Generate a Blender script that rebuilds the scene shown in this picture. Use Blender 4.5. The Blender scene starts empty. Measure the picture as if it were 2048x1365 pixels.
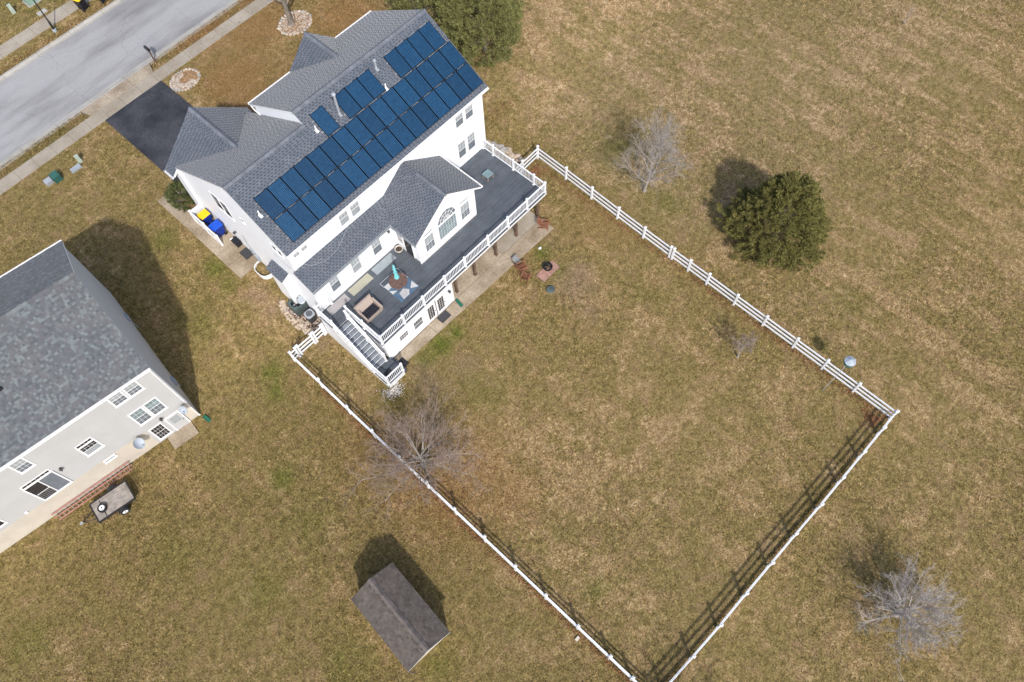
import bpy, math, random
import numpy as np
from mathutils import Vector, Matrix

rnd = random.Random(7)
S = bpy.context.scene
COL = S.collection

# ------------------------------------------------------------------ camera
YAW, TILT, ROLL, CAMH, FPX = 0.794585, 0.446612, 0.062173, 47.0, 1575.0
def cam_axes():
    fh = Vector((math.cos(YAW), math.sin(YAW), 0)); up = Vector((0, 0, 1))
    fw = -up*math.cos(TILT) + fh*math.sin(TILT)
    rt = fw.cross(up).normalized(); dn = fw.cross(rt)
    c, s = math.cos(ROLL), math.sin(ROLL)
    return rt*c + dn*s, rt*-s + dn*c, fw
RT, DN, FW = cam_axes()
cd = bpy.data.cameras.new('camera'); cam = bpy.data.objects.new('camera', cd); COL.objects.link(cam)
m3 = Matrix((RT, -DN, -FW)).transposed()
cam.matrix_world = Matrix.Translation((0, 0, CAMH)) @ m3.to_4x4()
cd.sensor_width = 36.0; cd.sensor_fit = 'HORIZONTAL'; cd.lens = 36.0*FPX/2048.0
cd.clip_start = 0.5; cd.clip_end = 3000
S.camera = cam

# ------------------------------------------------------------------ sky, sun, exposure
AZ, EL = math.radians(57.0), math.radians(45.0)        # direction shadows fall, sun height
w = bpy.data.worlds.new('World'); S.world = w; w.use_nodes = True
nt = w.node_tree; bg = nt.nodes['Background']
sky = nt.nodes.new('ShaderNodeTexSky'); sky.sky_type = 'NISHITA'; sky.sun_disc = False
sky.sun_elevation = EL; sky.sun_rotation = math.radians(213.0)
sky.air_density = 1.0; sky.dust_density = 2.5; sky.ozone_density = 1.0
nt.links.new(sky.outputs[0], bg.inputs[0]); bg.inputs[1].default_value = 0.15
sl = bpy.data.lights.new('sun', 'SUN'); sl.energy = 2.8; sl.angle = math.radians(1.8); sl.color = (1.0, 0.955, 0.89)
sun = bpy.data.objects.new('sun', sl); COL.objects.link(sun)
d = Vector((math.cos(AZ)*math.cos(EL), math.sin(AZ)*math.cos(EL), -math.sin(EL)))
sun.rotation_euler = d.to_track_quat('-Z', 'Y').to_euler(); sun.location = (-20, -30, 60)
S.view_settings.view_transform = 'Standard'; S.view_settings.look = 'None'
S.view_settings.exposure = 0.50; S.view_settings.gamma = 1.0; S.view_settings.use_curve_mapping = False

# ------------------------------------------------------------------ materials
def mat_new(name):
    m = bpy.data.materials.new(name); m.use_nodes = True
    return m, m.node_tree, m.node_tree.nodes['Principled BSDF']
def N(nt, t, **kw):
    n = nt.nodes.new(t)
    for k, v in kw.items(): setattr(n, k, v)
    return n
def ramp(nt, fac, stops):
    r = N(nt, 'ShaderNodeValToRGB'); e = r.color_ramp.elements
    while len(e) < len(stops): e.new(0.5)
    for i, (p, c) in enumerate(stops):
        e[i].position = p; e[i].color = (c[0], c[1], c[2], 1) if hasattr(c, '__len__') else (c, c, c, 1)
    nt.links.new(fac, r.inputs[0]); return r.outputs[0]
def mixc(nt, fac, a, b, mode='MIX'):
    n = N(nt, 'ShaderNodeMix', data_type='RGBA', blend_type=mode)
    for s, v in ((0, fac), (6, a), (7, b)):
        if isinstance(v, bpy.types.NodeSocket): nt.links.new(v, n.inputs[s])
        elif s == 0: n.inputs[0].default_value = v
        else: n.inputs[s].default_value = (v[0], v[1], v[2], 1)
    return n.outputs[2]
def noise(nt, vec, scale, detail=3.0, rough=0.6):
    n = N(nt, 'ShaderNodeTexNoise'); n.inputs['Scale'].default_value = scale
    n.inputs['Detail'].default_value = detail; n.inputs['Roughness'].default_value = rough
    nt.links.new(vec, n.inputs['Vector']); return n.outputs[0]
def math_n(nt, op, a, b=0.0, clamp=False):
    n = N(nt, 'ShaderNodeMath', operation=op); n.use_clamp = clamp
    for i, v in ((0, a), (1, b)):
        if isinstance(v, bpy.types.NodeSocket): nt.links.new(v, n.inputs[i])
        else: n.inputs[i].default_value = v
    return n.outputs[0]
def pos(nt): return N(nt, 'ShaderNodeNewGeometry').outputs['Position']
def bump(nt, b, h, strength=0.3, dist=0.02):
    n = N(nt, 'ShaderNodeBump'); n.inputs['Strength'].default_value = strength; n.inputs['Distance'].default_value = dist
    nt.links.new(h, n.inputs['Height']); nt.links.new(n.outputs[0], b.inputs['Normal'])
MATS = {}
def pm(name, c, var=0.15, scale=3.0, rough=0.7, bmp=0.0, fine=None, metal=0.0, spec=0.3, island=0.0, c2=None):
    """plain procedural paint / stone / wood: two noise octaves round a base colour, optional per-piece shift"""
    m, nt, b = mat_new(name); p = pos(nt)
    n1 = noise(nt, p, scale, 4.0); lo = [x*(1-var) for x in c]; hi = [min(1, x*(1+var)) for x in (c2 or c)]
    col = ramp(nt, n1, [(0.3, lo), (0.7, hi)])
    n2 = noise(nt, p, fine or scale*14, 2.0)
    f2 = ramp(nt, n2, [(0.25, 1-var*0.7), (0.75, 1+var*0.5 if var < .9 else 1)])
    col = mixc(nt, 1.0, col, f2, 'MULTIPLY')
    if island:
        g = N(nt, 'ShaderNodeNewGeometry').outputs['Random Per Island']
        col = mixc(nt, 1.0, col, ramp(nt, g, [(0, 1-island), (1, 1.0)]), 'MULTIPLY')
    nt.links.new(col, b.inputs['Base Color']); b.inputs['Roughness'].default_value = rough
    b.inputs['Metallic'].default_value = metal; b.inputs['Specular IOR Level'].default_value = spec
    if bmp: bump(nt, b, n2, bmp, 0.01)
    MATS[name] = m; return m
def M(n): return MATS[n]

pm('siding', (0.83, 0.85, 0.885), 0.03, 1.2, 0.5)
m, nt, b = MATS['siding'], MATS['siding'].node_tree, MATS['siding'].node_tree.nodes['Principled BSDF']
wv = N(nt, 'ShaderNodeTexWave', wave_type='BANDS', bands_direction='Z', wave_profile='SAW'); wv.inputs['Scale'].default_value = 1.55
nt.links.new(pos(nt), wv.inputs['Vector']); bump(nt, b, wv.outputs['Fac'], 0.35, 0.012)
pm('trim', (0.76, 0.765, 0.775), 0.03, 2.0, 0.45)
pm('vinyl', (0.72, 0.735, 0.755), 0.06, 1.2, 0.4)
pm('tan_siding', (0.445, 0.448, 0.45), 0.04, 1.0, 0.55)
m, nt, b = MATS['tan_siding'], MATS['tan_siding'].node_tree, MATS['tan_siding'].node_tree.nodes['Principled BSDF']
wv = N(nt, 'ShaderNodeTexWave', wave_type='BANDS', bands_direction='Z', wave_profile='SAW'); wv.inputs['Scale'].default_value = 1.55
nt.links.new(pos(nt), wv.inputs['Vector']); bump(nt, b, wv.outputs['Fac'], 0.3, 0.012)
pm('foundation', (0.50, 0.455, 0.385), 0.10, 0.9, 0.85)
pm('pane_light', (0.31, 0.335, 0.35), 0.10, 2.0, 0.2, spec=0.35)
pm('pane_mid', (0.15, 0.17, 0.195), 0.15, 2.5, 0.2, spec=0.35)
pm('pane_dark', (0.034, 0.032, 0.035), 0.4, 3.0, 0.2, spec=0.3)
pm('pane_arch', (0.20, 0.26, 0.275), 0.3, 2.0, 0.10, spec=0.6)
def shingle(name, lo, mid, hi, gap):
    m, nt, b = mat_new(name); g = N(nt, 'ShaderNodeNewGeometry'); p = g.outputs['Position']
    c = ramp(nt, g.outputs['Random Per Island'], [(0, lo), (0.35, mid), (0.62, mid), (1, hi)])
    b.inputs['Sheen Weight'].default_value = 0.5 if name == 'shingle' else 0.12; b.inputs['Sheen Roughness'].default_value = 0.45
    n = noise(nt, p, 0.7, 3.0); c = mixc(nt, 1.0, c, ramp(nt, n, [(0.3, (0.86, 0.88, 0.90)), (0.7, (1.06, 1.02, 1.0))]), 'MULTIPLY')
    n2 = noise(nt, p, 60, 2.0); c = mixc(nt, 1.0, c, ramp(nt, n2, [(0.3, 0.78), (0.7, 1.15)]), 'MULTIPLY')
    if name == 'shingle_brown': c = mixc(nt, ramp(nt, noise(nt, p, 2.2, 5.0, 0.75), [(0.45, 0.0), (0.7, 0.7)]), c, (0.145, 0.124, 0.106))
    nt.links.new(c, b.inputs['Base Color']); b.inputs['Roughness'].default_value = 0.9; b.inputs['Specular IOR Level'].default_value = 0.25
    MATS[name] = m; pm(name + '_base', gap, 0.25, 8, 0.95)
shingle('shingle', (0.086, 0.102, 0.127), (0.104, 0.121, 0.148), (0.126, 0.141, 0.166), (0.040, 0.047, 0.063))
shingle('shingle_varied', (0.078, 0.090, 0.098), (0.108, 0.112, 0.120), (0.158, 0.184, 0.188), (0.080, 0.080, 0.085))
shingle('shingle_brown', (0.066, 0.056, 0.048), (0.090, 0.076, 0.066), (0.120, 0.102, 0.090), (0.055, 0.047, 0.041))
pm('ridge_shingle', (0.145, 0.160, 0.186), 0.18, 2.5, 0.9, island=0.2)
pm('ridge_brown', (0.135, 0.115, 0.105), 0.35, 2.5, 0.9, island=0.2)
pm('deck_board', (0.082, 0.094, 0.110), 0.18, 1.3, 0.5, bmp=0.2)
m, nt, b = MATS['deck_board'], MATS['deck_board'].node_tree, MATS['deck_board'].node_tree.nodes['Principled BSDF']
_l = b.inputs['Base Color'].links[0].from_socket
nt.links.new(mixc(nt, 1.0, _l, ramp(nt, N(nt, 'ShaderNodeObjectInfo').outputs['Random'], [(0, 0.90), (1, 1.08)]), 'MULTIPLY'), b.inputs['Base Color'])
pm('tread', (0.19, 0.215, 0.245), 0.3, 3, 0.6)
pm('deck_edge', (0.060, 0.070, 0.085), 0.15, 2, 0.6)
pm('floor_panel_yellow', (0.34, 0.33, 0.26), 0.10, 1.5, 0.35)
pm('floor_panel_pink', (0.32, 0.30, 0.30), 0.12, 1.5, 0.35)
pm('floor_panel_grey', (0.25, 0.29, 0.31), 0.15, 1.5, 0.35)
pm('post_wood', (0.13, 0.085, 0.060), 0.4, 2.5, 0.85)
pm('concrete', (0.315, 0.262, 0.195), 0.22, 0.6, 0.9, bmp=0.2, c2=(0.295, 0.262, 0.215))
pm('patio_concrete', (0.325, 0.25, 0.165), 0.36, 0.55, 0.9, bmp=0.2, c2=(0.30, 0.25, 0.19))
pm('joint', (0.16, 0.13, 0.10), 0.3, 2, 0.95)
pm('curb', (0.33, 0.315, 0.285), 0.18, 0.7, 0.9, bmp=0.2)
pm('driveway', (0.026, 0.030, 0.040), 0.5, 0.45, 0.75, bmp=0.3, spec=0.4, c2=(0.042, 0.042, 0.048))
pm('leaf_soil', (0.27, 0.165, 0.085), 0.4, 5, 0.95, bmp=0.5)
pm('mulch', (0.10, 0.055, 0.035), 0.5, 6, 0.95, bmp=0.6)
pm('rock', (0.42, 0.34, 0.26), 0.30, 3.0, 0.9, bmp=0.4)
pm('rock_white', (0.52, 0.45, 0.38), 0.30, 4.0, 0.9, bmp=0.3, island=0.35)
pm('rock_grey', (0.34, 0.32, 0.29), 0.35, 3.0, 0.9, bmp=0.4)
pm('pebble_white', (0.70, 0.66, 0.62), 0.2, 5, 0.8, island=0.35)
pm('brick_pink', (0.34, 0.195, 0.155), 0.25, 5, 0.9, bmp=0.3)
pm('black_metal', (0.018, 0.018, 0.02), 0.4, 4, 0.45, spec=0.5)
pm('black_rubber', (0.022, 0.022, 0.025), 0.3, 6, 0.8)
pm('mat_grey', (0.050, 0.050, 0.055), 0.25, 20, 0.95, bmp=0.4)
pm('char', (0.03, 0.026, 0.024), 0.5, 12, 0.95, bmp=0.5)
pm('adirondack', (0.25, 0.105, 0.058), 0.25, 4, 0.7, island=0.25)
pm('grey_slat', (0.20, 0.21, 0.22), 0.2, 4, 0.6)
pm('wicker', (0.34, 0.275, 0.235), 0.18, 40, 0.8, bmp=0.4)
pm('cushion', (0.022, 0.022, 0.032), 0.3, 4, 0.9)
pm('table_wood', (0.135, 0.082, 0.066), 0.35, 5, 0.6)
pm('teal', (0.06, 0.34, 0.37), 0.45, 14, 0.5, c2=(0.20, 0.52, 0.55))
pm('rug_blue', (0.080, 0.135, 0.205), 0.25, 6, 0.95)
pm('rug_white', (0.46, 0.46, 0.47), 0.12, 8, 0.95)
pm('side_table_top', (0.16, 0.24, 0.26), 0.15, 4, 0.5)
pm('side_table_leg', (0.24, 0.19, 0.175), 0.2, 6, 0.7)
pm('pot', (0.50, 0.46, 0.42), 0.2, 4, 0.7)
pm('soil', (0.06, 0.045, 0.035), 0.5, 12, 0.95)
pm('green_metal', (0.072, 0.098, 0.098), 0.25, 3, 0.55)
pm('dark_fin', (0.040, 0.040, 0.040), 0.35, 10, 0.6)
pm('light_metal', (0.34, 0.37, 0.40), 0.12, 2, 0.4, metal=0.2)
pm('grey_metal', (0.30, 0.33, 0.36), 0.15, 2, 0.45)
pm('yellow_plastic', (0.88, 0.50, 0.012), 0.05, 3, 0.4)
pm('blue_plastic', (0.010, 0.075, 0.50), 0.12, 3, 0.4)
pm('blue_dark', (0.008, 0.030, 0.23), 0.12, 3, 0.4)
pm('black_plastic', (0.016, 0.017, 0.022), 0.2, 3, 0.4)
pm('pale_green', (0.36, 0.42, 0.36), 0.15, 4, 0.6)
pm('xf_green', (0.22, 0.33, 0.27), 0.15, 3, 0.5)
pm('teal_box', (0.03, 0.10, 0.085), 0.2, 3, 0.5)
pm('spout_green', (0.02, 0.12, 0.075), 0.2, 3, 0.5)
pm('ladder_red', (0.38, 0.19, 0.155), 0.18, 4, 0.6)
pm('rung_metal', (0.45, 0.42, 0.40), 0.2, 5, 0.4, metal=0.4)
pm('trailer_wood', (0.33, 0.295, 0.265), 0.35, 3, 0.9, island=0.35)
pm('wheel_white', (0.72, 0.73, 0.74), 0.08, 4, 0.4)
pm('dish', (0.33, 0.37, 0.42), 0.06, 2, 0.5)
pm('lamp_black', (0.06, 0.06, 0.065), 0.3, 6, 0.4)
pm('bark_grey', (0.30, 0.27, 0.24), 0.35, 5, 0.95)
pm('bark_pale', (0.39, 0.355, 0.33), 0.30, 4, 0.95)
pm('bark_haze', (0.31, 0.28, 0.262), 0.30, 4, 0.95)
pm('bark_dark', (0.20, 0.17, 0.14), 0.40, 5, 0.95)
pm('twig_red', (0.29, 0.225, 0.185), 0.30, 5, 0.95)
pm('leaf_litter', (0.28, 0.13, 0.058), 0.4, 3, 0.9, island=0.6)
pm('log', (0.16, 0.10, 0.07), 0.5, 7, 0.9)
def solar():
    m, nt, b = mat_new('solar_cell'); p = N(nt, 'ShaderNodeTexCoord').outputs['Object']
    s = N(nt, 'ShaderNodeSeparateXYZ'); nt.links.new(p, s.inputs[0])
    f = math_n(nt, 'FRACT', math_n(nt, 'MULTIPLY', s.outputs[0], 10.6)); lines = math_n(nt, 'LESS_THAN', f, 0.36)
    f2 = math_n(nt, 'FRACT', math_n(nt, 'MULTIPLY', s.outputs[1], 6.3)); l2 = math_n(nt, 'LESS_THAN', f2, 0.05)
    info = N(nt, 'ShaderNodeObjectInfo').outputs['Random']
    n = noise(nt, pos(nt), 5.0, 3.0)
    c = ramp(nt, n, [(0.3, (0.008, 0.044, 0.100)), (0.7, (0.016, 0.072, 0.150))])
    c = mixc(nt, 1.0, c, ramp(nt, info, [(0, 0.72), (1, 1.15)]), 'MULTIPLY')
    c = mixc(nt, lines, c, (0.004, 0.012, 0.034)); c = mixc(nt, math_n(nt, 'MULTIPLY', l2, 0.4), c, (0.03, 0.12, 0.26))
    nt.links.new(c, b.inputs['Base Color']); b.inputs['Roughness'].default_value = 0.22; b.inputs['Specular IOR Level'].default_value = 0.5
    MATS['solar_cell'] = m
solar()
def foliage(name, lo, hi):
    m, nt, b = mat_new(name); g = N(nt, 'ShaderNodeNewGeometry')
    c = ramp(nt, g.outputs['Random Per Island'], [(0, lo), (1, hi)])
    c = mixc(nt, 1.0, c, ramp(nt, noise(nt, g.outputs['Position'], 1.1, 3.0), [(0.3, 0.75), (0.7, 1.2)]), 'MULTIPLY')
    nt.links.new(c, b.inputs['Base Color']); b.inputs['Roughness'].default_value = 0.75; b.inputs['Specular IOR Level'].default_value = 0.2
    MATS[name] = m
pm('pane_side', (0.045, 0.048, 0.055), 0.3, 3.0, 0.65, spec=0.05)
foliage('needle', (0.062, 0.065, 0.020), (0.235, 0.212, 0.064))
foliage('needle_green', (0.075, 0.085, 0.028), (0.255, 0.250, 0.090))
pm('frame_black', (0.006, 0.007, 0.010), 0.2, 4, 0.8, spec=0.05)
foliage('shrub_leaf', (0.040, 0.055, 0.020), (0.140, 0.155, 0.055))

def grass_material(name, blades):
    m, nt, b = mat_new(name); g = N(nt, 'ShaderNodeNewGeometry'); p = g.outputs['Position']
    at = lambda a: N(nt, 'ShaderNodeAttribute', attribute_name=a).outputs['Fac']
    n1 = noise(nt, p, 0.13, 3.0); n2 = noise(nt, p, 0.55, 6.0, 0.75); n3 = noise(nt, p, 2.6, 5.0, 0.8)
    mp = N(nt, 'ShaderNodeMapping'); mp.inputs['Scale'].default_value = (0.85, 0.07, 1); nt.links.new(p, mp.inputs[0])
    st = noise(nt, mp.outputs[0], 1.0, 3.0, 0.6)
    tan = ramp(nt, n3, [(0.38, (0.212, 0.140, 0.062)), (0.5, (0.338, 0.233, 0.112)), (0.64, (0.48, 0.355, 0.205))])
    olive = ramp(nt, n3, [(0.40, (0.145, 0.111, 0.038)), (0.62, (0.292, 0.220, 0.086))])
    f = math_n(nt, 'ADD', math_n(nt, 'MULTIPLY', n1, 0.5), math_n(nt, 'MULTIPLY', n2, 1.5))
    f = math_n(nt, 'ADD', f, math_n(nt, 'MULTIPLY', math_n(nt, 'SUBTRACT', st, 0.5), at('streak')))
    f = math_n(nt, 'ADD', f, at('bias'))
    f = ramp(nt, f, [(0.82, 0.05), (1.20, 0.92)])
    c = mixc(nt, f, tan, olive)
    n5 = noise(nt, p, 0.9, 5.0, 0.75)
    c = mixc(nt, ramp(nt, n5, [(0.50, 0.0), (0.66, 0.8)]), c, (0.285, 0.190, 0.100))
    c = mixc(nt, 1.0, c, ramp(nt, at('tone'), [(0, (1, 1, 1)), (1, (0.84, 0.84, 0.80))]), 'MULTIPLY')
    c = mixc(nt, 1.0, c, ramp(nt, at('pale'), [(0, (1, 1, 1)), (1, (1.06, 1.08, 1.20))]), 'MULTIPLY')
    c = mixc(nt, math_n(nt, 'MULTIPLY', at('green'), 1.0, True), c, ramp(nt, n3, [(0.3, (0.075, 0.090, 0.015)), (0.7, (0.15, 0.165, 0.030))]))
    c = mixc(nt, math_n(nt, 'MULTIPLY', at('brown'), 0.75, True), c, (0.27, 0.150, 0.062))
    c = mixc(nt, math_n(nt, 'MULTIPLY', at('bare'), 0.8, True), c, ramp(nt, n3, [(0.3, (0.19, 0.125, 0.08)), (0.7, (0.32, 0.225, 0.155))]))
    n4 = noise(nt, p, 9.0, 4.0, 0.75)
    c = mixc(nt, 1.0, c, ramp(nt, n4, [(0.36, 0.54), (0.5, 0.98), (0.64, 1.40)]), 'MULTIPLY')
    if blades:
        r = g.outputs['Random Per Island']
        c = mixc(nt, 1.0, c, ramp(nt, r, [(0, (0.45, 0.46, 0.42)), (0.45, (0.95, 0.95, 0.95)), (1, (1.75, 1.70, 1.70))]), 'MULTIPLY')
    else:
        c = mixc(nt, 1.0, c, (0.80, 0.80, 0.78), 'MULTIPLY')
        bump(nt, b, n4, 0.6, 0.06)
    nt.links.new(c, b.inputs['Base Color']); b.inputs['Roughness'].default_value = 0.9; b.inputs['Specular IOR Level'].default_value = 0.15
    MATS[name] = m
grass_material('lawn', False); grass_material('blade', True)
def road_mat():
    m, nt, b = mat_new('asphalt'); p = pos(nt)
    mp = N(nt, 'ShaderNodeMapping'); mp.inputs['Scale'].default_value = (0.10, 0.42, 1); nt.links.new(p, mp.inputs[0])
    n = noise(nt, mp.outputs[0], 1.0, 4.0); c = ramp(nt, n, [(0.30, (0.185, 0.183, 0.182)), (0.5, (0.300, 0.297, 0.297)), (0.75, (0.345, 0.342, 0.342))])
    n2 = noise(nt, p, 26, 3.0, 0.7); c = mixc(nt, 1.0, c, ramp(nt, n2, [(0.3, 0.80), (0.7, 1.14)]), 'MULTIPLY')
    n3 = noise(nt, p, 1.6, 5.0, 0.7); c = mixc(nt, ramp(nt, n3, [(0.66, 0.0), (0.76, 0.6)]), c, (0.08, 0.082, 0.085))
    vo = N(nt, 'ShaderNodeTexVoronoi', feature='DISTANCE_TO_EDGE'); vo.inputs['Scale'].default_value = 0.22; vo.inputs['Randomness'].default_value = 1.0
    wp = N(nt, 'ShaderNodeVectorMath', operation='ADD'); nz = N(nt, 'ShaderNodeTexNoise'); nz.inputs['Scale'].default_value = 1.3; nz.inputs['Detail'].default_value = 5.0; nt.links.new(p, nz.inputs['Vector']); nt.links.new(p, wp.inputs[0]); nt.links.new(nz.outputs['Color'], wp.inputs[1]); nt.links.new(wp.outputs[0], vo.inputs['Vector'])
    c = mixc(nt, ramp(nt, vo.outputs['Distance'], [(0.0, 0.32), (0.007, 0.0)]), c, (0.09, 0.09, 0.09))
    nt.links.new(c, b.inputs['Base Color']); b.inputs['Roughness'].default_value = 0.9; bump(nt, b, n2, 0.3, 0.01)
    MATS['asphalt'] = m
road_mat()

# ------------------------------------------------------------------ mesh and object helpers
V = Vector
class MB:
    def __init__(s): s.v = []; s.f = []; s.mi = []; s.cur = 0
    def add(s, vs, fs):
        o = len(s.v); s.v += [tuple(x) for x in vs]
        for f in fs: s.f.append(tuple(i+o for i in f)); s.mi.append(s.cur)
    def hexa(s, p):                      # p: 4 bottom, 4 top
        s.add(p, [(3, 2, 1, 0), (4, 5, 6, 7), (0, 1, 5, 4), (1, 2, 6, 5), (2, 3, 7, 6), (3, 0, 4, 7)])
    def box(s, x0, x1, y0, y1, z0, z1):
        s.hexa([(x0, y0, z0), (x1, y0, z0), (x1, y1, z0), (x0, y1, z0), (x0, y0, z1), (x1, y0, z1), (x1, y1, z1), (x0, y1, z1)])
    def frame_box(s, O, U, D, u0, u1, d0, d1, z0, z1, W=V((0, 0, 1))):   # box along U, D, W from O
        P = lambda u, d, z: O + U*u + D*d + W*z
        s.hexa([P(u0, d0, z0), P(u1, d0, z0), P(u1, d1, z0), P(u0, d1, z0), P(u0, d0, z1), P(u1, d0, z1), P(u1, d1, z1), P(u0, d1, z1)])
    def beam(s, a, b, w, h, up=V((0, 0, 1))):
        a, b = V(a), V(b); t = (b-a).normalized(); sd = t.cross(up)
        sd = sd.normalized() if sd.length > 1e-4 else V((1, 0, 0)); u2 = sd.cross(t).normalized()
        q = []
        for p in (a, b): q += [p - sd*w/2 - u2*h/2, p + sd*w/2 - u2*h/2, p + sd*w/2 + u2*h/2, p - sd*w/2 + u2*h/2]
        s.hexa(q)
    def tube(s, pts, rad, n=6, cap=True):
        o = len(s.v); pts = [V(p) for p in pts]
        for i, p in enumerate(pts):
            t = (pts[min(i+1, len(pts)-1)] - pts[max(i-1, 0)]); t = t.normalized() if t.length > 1e-6 else V((0, 0, 1))
            a = t.cross(V((0.31, 0.17, 0.93))); a = a.normalized() if a.length > 1e-3 else V((1, 0, 0)); bb = t.cross(a)
            r = rad[i] if hasattr(rad, '__len__') else rad
            for k in range(n):
                an = 2*math.pi*k/n; s.v.append(tuple(p + a*r*math.cos(an) + bb*r*math.sin(an)))
        for i in range(len(pts)-1):
            for k in range(n):
                k2 = (k+1) % n; s.f.append((o+i*n+k, o+i*n+k2, o+(i+1)*n+k2, o+(i+1)*n+k)); s.mi.append(s.cur)
        if cap and n > 2:
            s.f.append(tuple(o+k for k in range(n))[::-1]); s.mi.append(s.cur)
            e = o+(len(pts)-1)*n; s.f.append(tuple(e+k for k in range(n))); s.mi.append(s.cur)
    def cyl(s, x, y, z0, z1, r, r2=None, n=20): s.tube([(x, y, z0), (x, y, z1)], [r, r if r2 is None else r2], n)
    def lathe(s, x, y, prof, n=20):      # prof: (radius, z)
        o = len(s.v)
        for r, z in prof:
            for k in range(n): a = 2*math.pi*k/n; s.v.append((x+r*math.cos(a), y+r*math.sin(a), z))
        for i in range(len(prof)-1):
            for k in range(n):
                k2 = (k+1) % n; s.f.append((o+i*n+k, o+i*n+k2, o+(i+1)*n+k2, o+(i+1)*n+k)); s.mi.append(s.cur)
    def prism(s, poly, vec):             # planar polygon (3D points) extruded by vec
        n = len(poly); vec = V(vec); a = [V(p) for p in poly]
        s.add(a + [p+vec for p in a], [tuple(range(n))[::-1], tuple(range(n, 2*n))] + [(i, (i+1) % n, n+(i+1) % n, n+i) for i in range(n)])
    def build(s, name, mats, parent=None, smooth=False):
        me = bpy.data.meshes.new(name); me.from_pydata(s.v, [], s.f)
        mats = mats if isinstance(mats, (list, tuple)) else [mats]
        for q in mats: me.materials.append(MATS[q])
        if len(mats) > 1: me.polygons.foreach_set('material_index', s.mi)
        if smooth: me.polygons.foreach_set('use_smooth', [True]*len(me.polygons))
        me.update()
        return link(name, me, parent)
EMP = {}
def link(name, me, parent=None, mw=None):
    o = bpy.data.objects.new(name, me); COL.objects.link(o)
    if parent is not None:
        o.parent = parent
        o.matrix_parent_inverse = EMP.get(parent.name, Matrix()).inverted()
    if mw is not None: o.matrix_basis = mw
    if mw is not None and me is not None: EMP[o.name] = mw
    return o
def tag(o, label, cat, group=None):
    o['label'] = label; o['category'] = cat
    if group: o['group'] = group
    return o
def thing(name, label, cat, loc, group=None, rz=0.0):
    o = bpy.data.objects.new(name, None); COL.objects.link(o); o.empty_display_size = 0.3
    o.matrix_basis = Matrix.Translation(loc) @ Matrix.Rotation(rz, 4, 'Z'); EMP[o.name] = o.matrix_basis.copy()
    return tag(o, label, cat, group)
def struct(o): o['kind'] = 'structure'; return o
def stuff(o): o['kind'] = 'stuff'; return o

# terrain: flat yard, rising beside the houses to the street
GY = [-900, 24, 26, 27.5, 29, 31, 33, 36, 39, 42, 900]; GZ = [0, 0, .05, .2, .6, 1.05, 1.32, 1.6, 1.85, 2, 2]
def gz(x, y):
    x = np.asarray(x, float); off = 2.0*np.clip((4-x)/6, 0, 1)
    return np.interp(np.asarray(y, float)-off, GY, GZ)
def g1(x, y): return float(gz(x, y))
GREEN = [(6.0, 34.4, 0.8, .9), (5.8, 32.7, 0.5, .9), (3.6, 26.3, 0.8, .8), (2.9, 25.0, 0.6, .9), (-0.6, 20.4, 0.8, .8), (12.4, 19.4, 0.8, 1.1), (13.7, 19.3, 0.6, 1.1), (11.0, 19.4, 0.7, .9), (22.3, 19.1, 0.6, .8),
 (7.3, 1.9, 0.6, .7), (5.0, 38.5, 0.9, .6), (2.8, 32.1, 1.2, .4), (22.0, 17.3, 0.7, .5), (11.6, 15.0, 1.4, .35), (7.7, 18.9, 1.0, .4), (8.6, 23.2, 0.5, .5), (25.4, 43.9, 0.8, .6), (24.3, 11.7, 0.9, .3), (25.9, 4.2, 0.7, .35), (26.1, 6.8, 0.6, .3),
 (28.9, 0.8, 0.6, .4), (-5.0, 9.4, 1.4, .4), (-1.6, 5.7, 0.9, .5), (-16.5, 23.7, 1.4, .4), (-7.9, 21.6, 1.4, .3), (-5.8, 16.2, 1.7, .35), (-1.1, 17.1, 1.7, .3), (33.1, 1.2, 1.0, .3), (32.5, 21.0, 1.7, .4), (31.4, 15.4, 1.4, .4), (4.5, 52, 2.5, .25), (3.0, 65, 4, .35), (12, 66, 4, .3)]
BARE = [(6.6, 30.8, 0.8, .9), (7.2, 29.3, 0.4, .8), (21.8, 15.7, 1.3, .75), (22.8, 16.1, 0.9, .7), (7.3, 25.4, 0.6, .8), (23.4, 19.4, 0.6, .5), (21.0, 13.7, 0.7, .5), (12.5, 17.2, 0.9, .5), (6.5, 29.5, 0.7, .8), (9.9, 17.9, 0.9, .6), (10.2, 19.0, 0.8, .6)]
BROWN = [(21.0, 40.4, 4.1, 1), (16.5, 42, 3.1, 1), (27.4, 44.0, 3.2, 1), (17.5, 46, 3, .9), (26.7, 17.5, 2.1, .3), (6.3, 12.6, 3.8, .6), (5.2, 16.7, 3.0, .5), (7.9, 9.4, 2.1, .5), (19.0, 51.9, 2.5, .9), (25, 51.9, 2.5, .9), (22, 49, 3, .8)]
def blobs(L, x, y):
    o = np.zeros_like(x)
    for bx, by, r, s in L: o = np.maximum(o, s*np.exp(-(((x-bx)**2 + (y-by)**2)/(r*r))**1.3))
    return o
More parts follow.
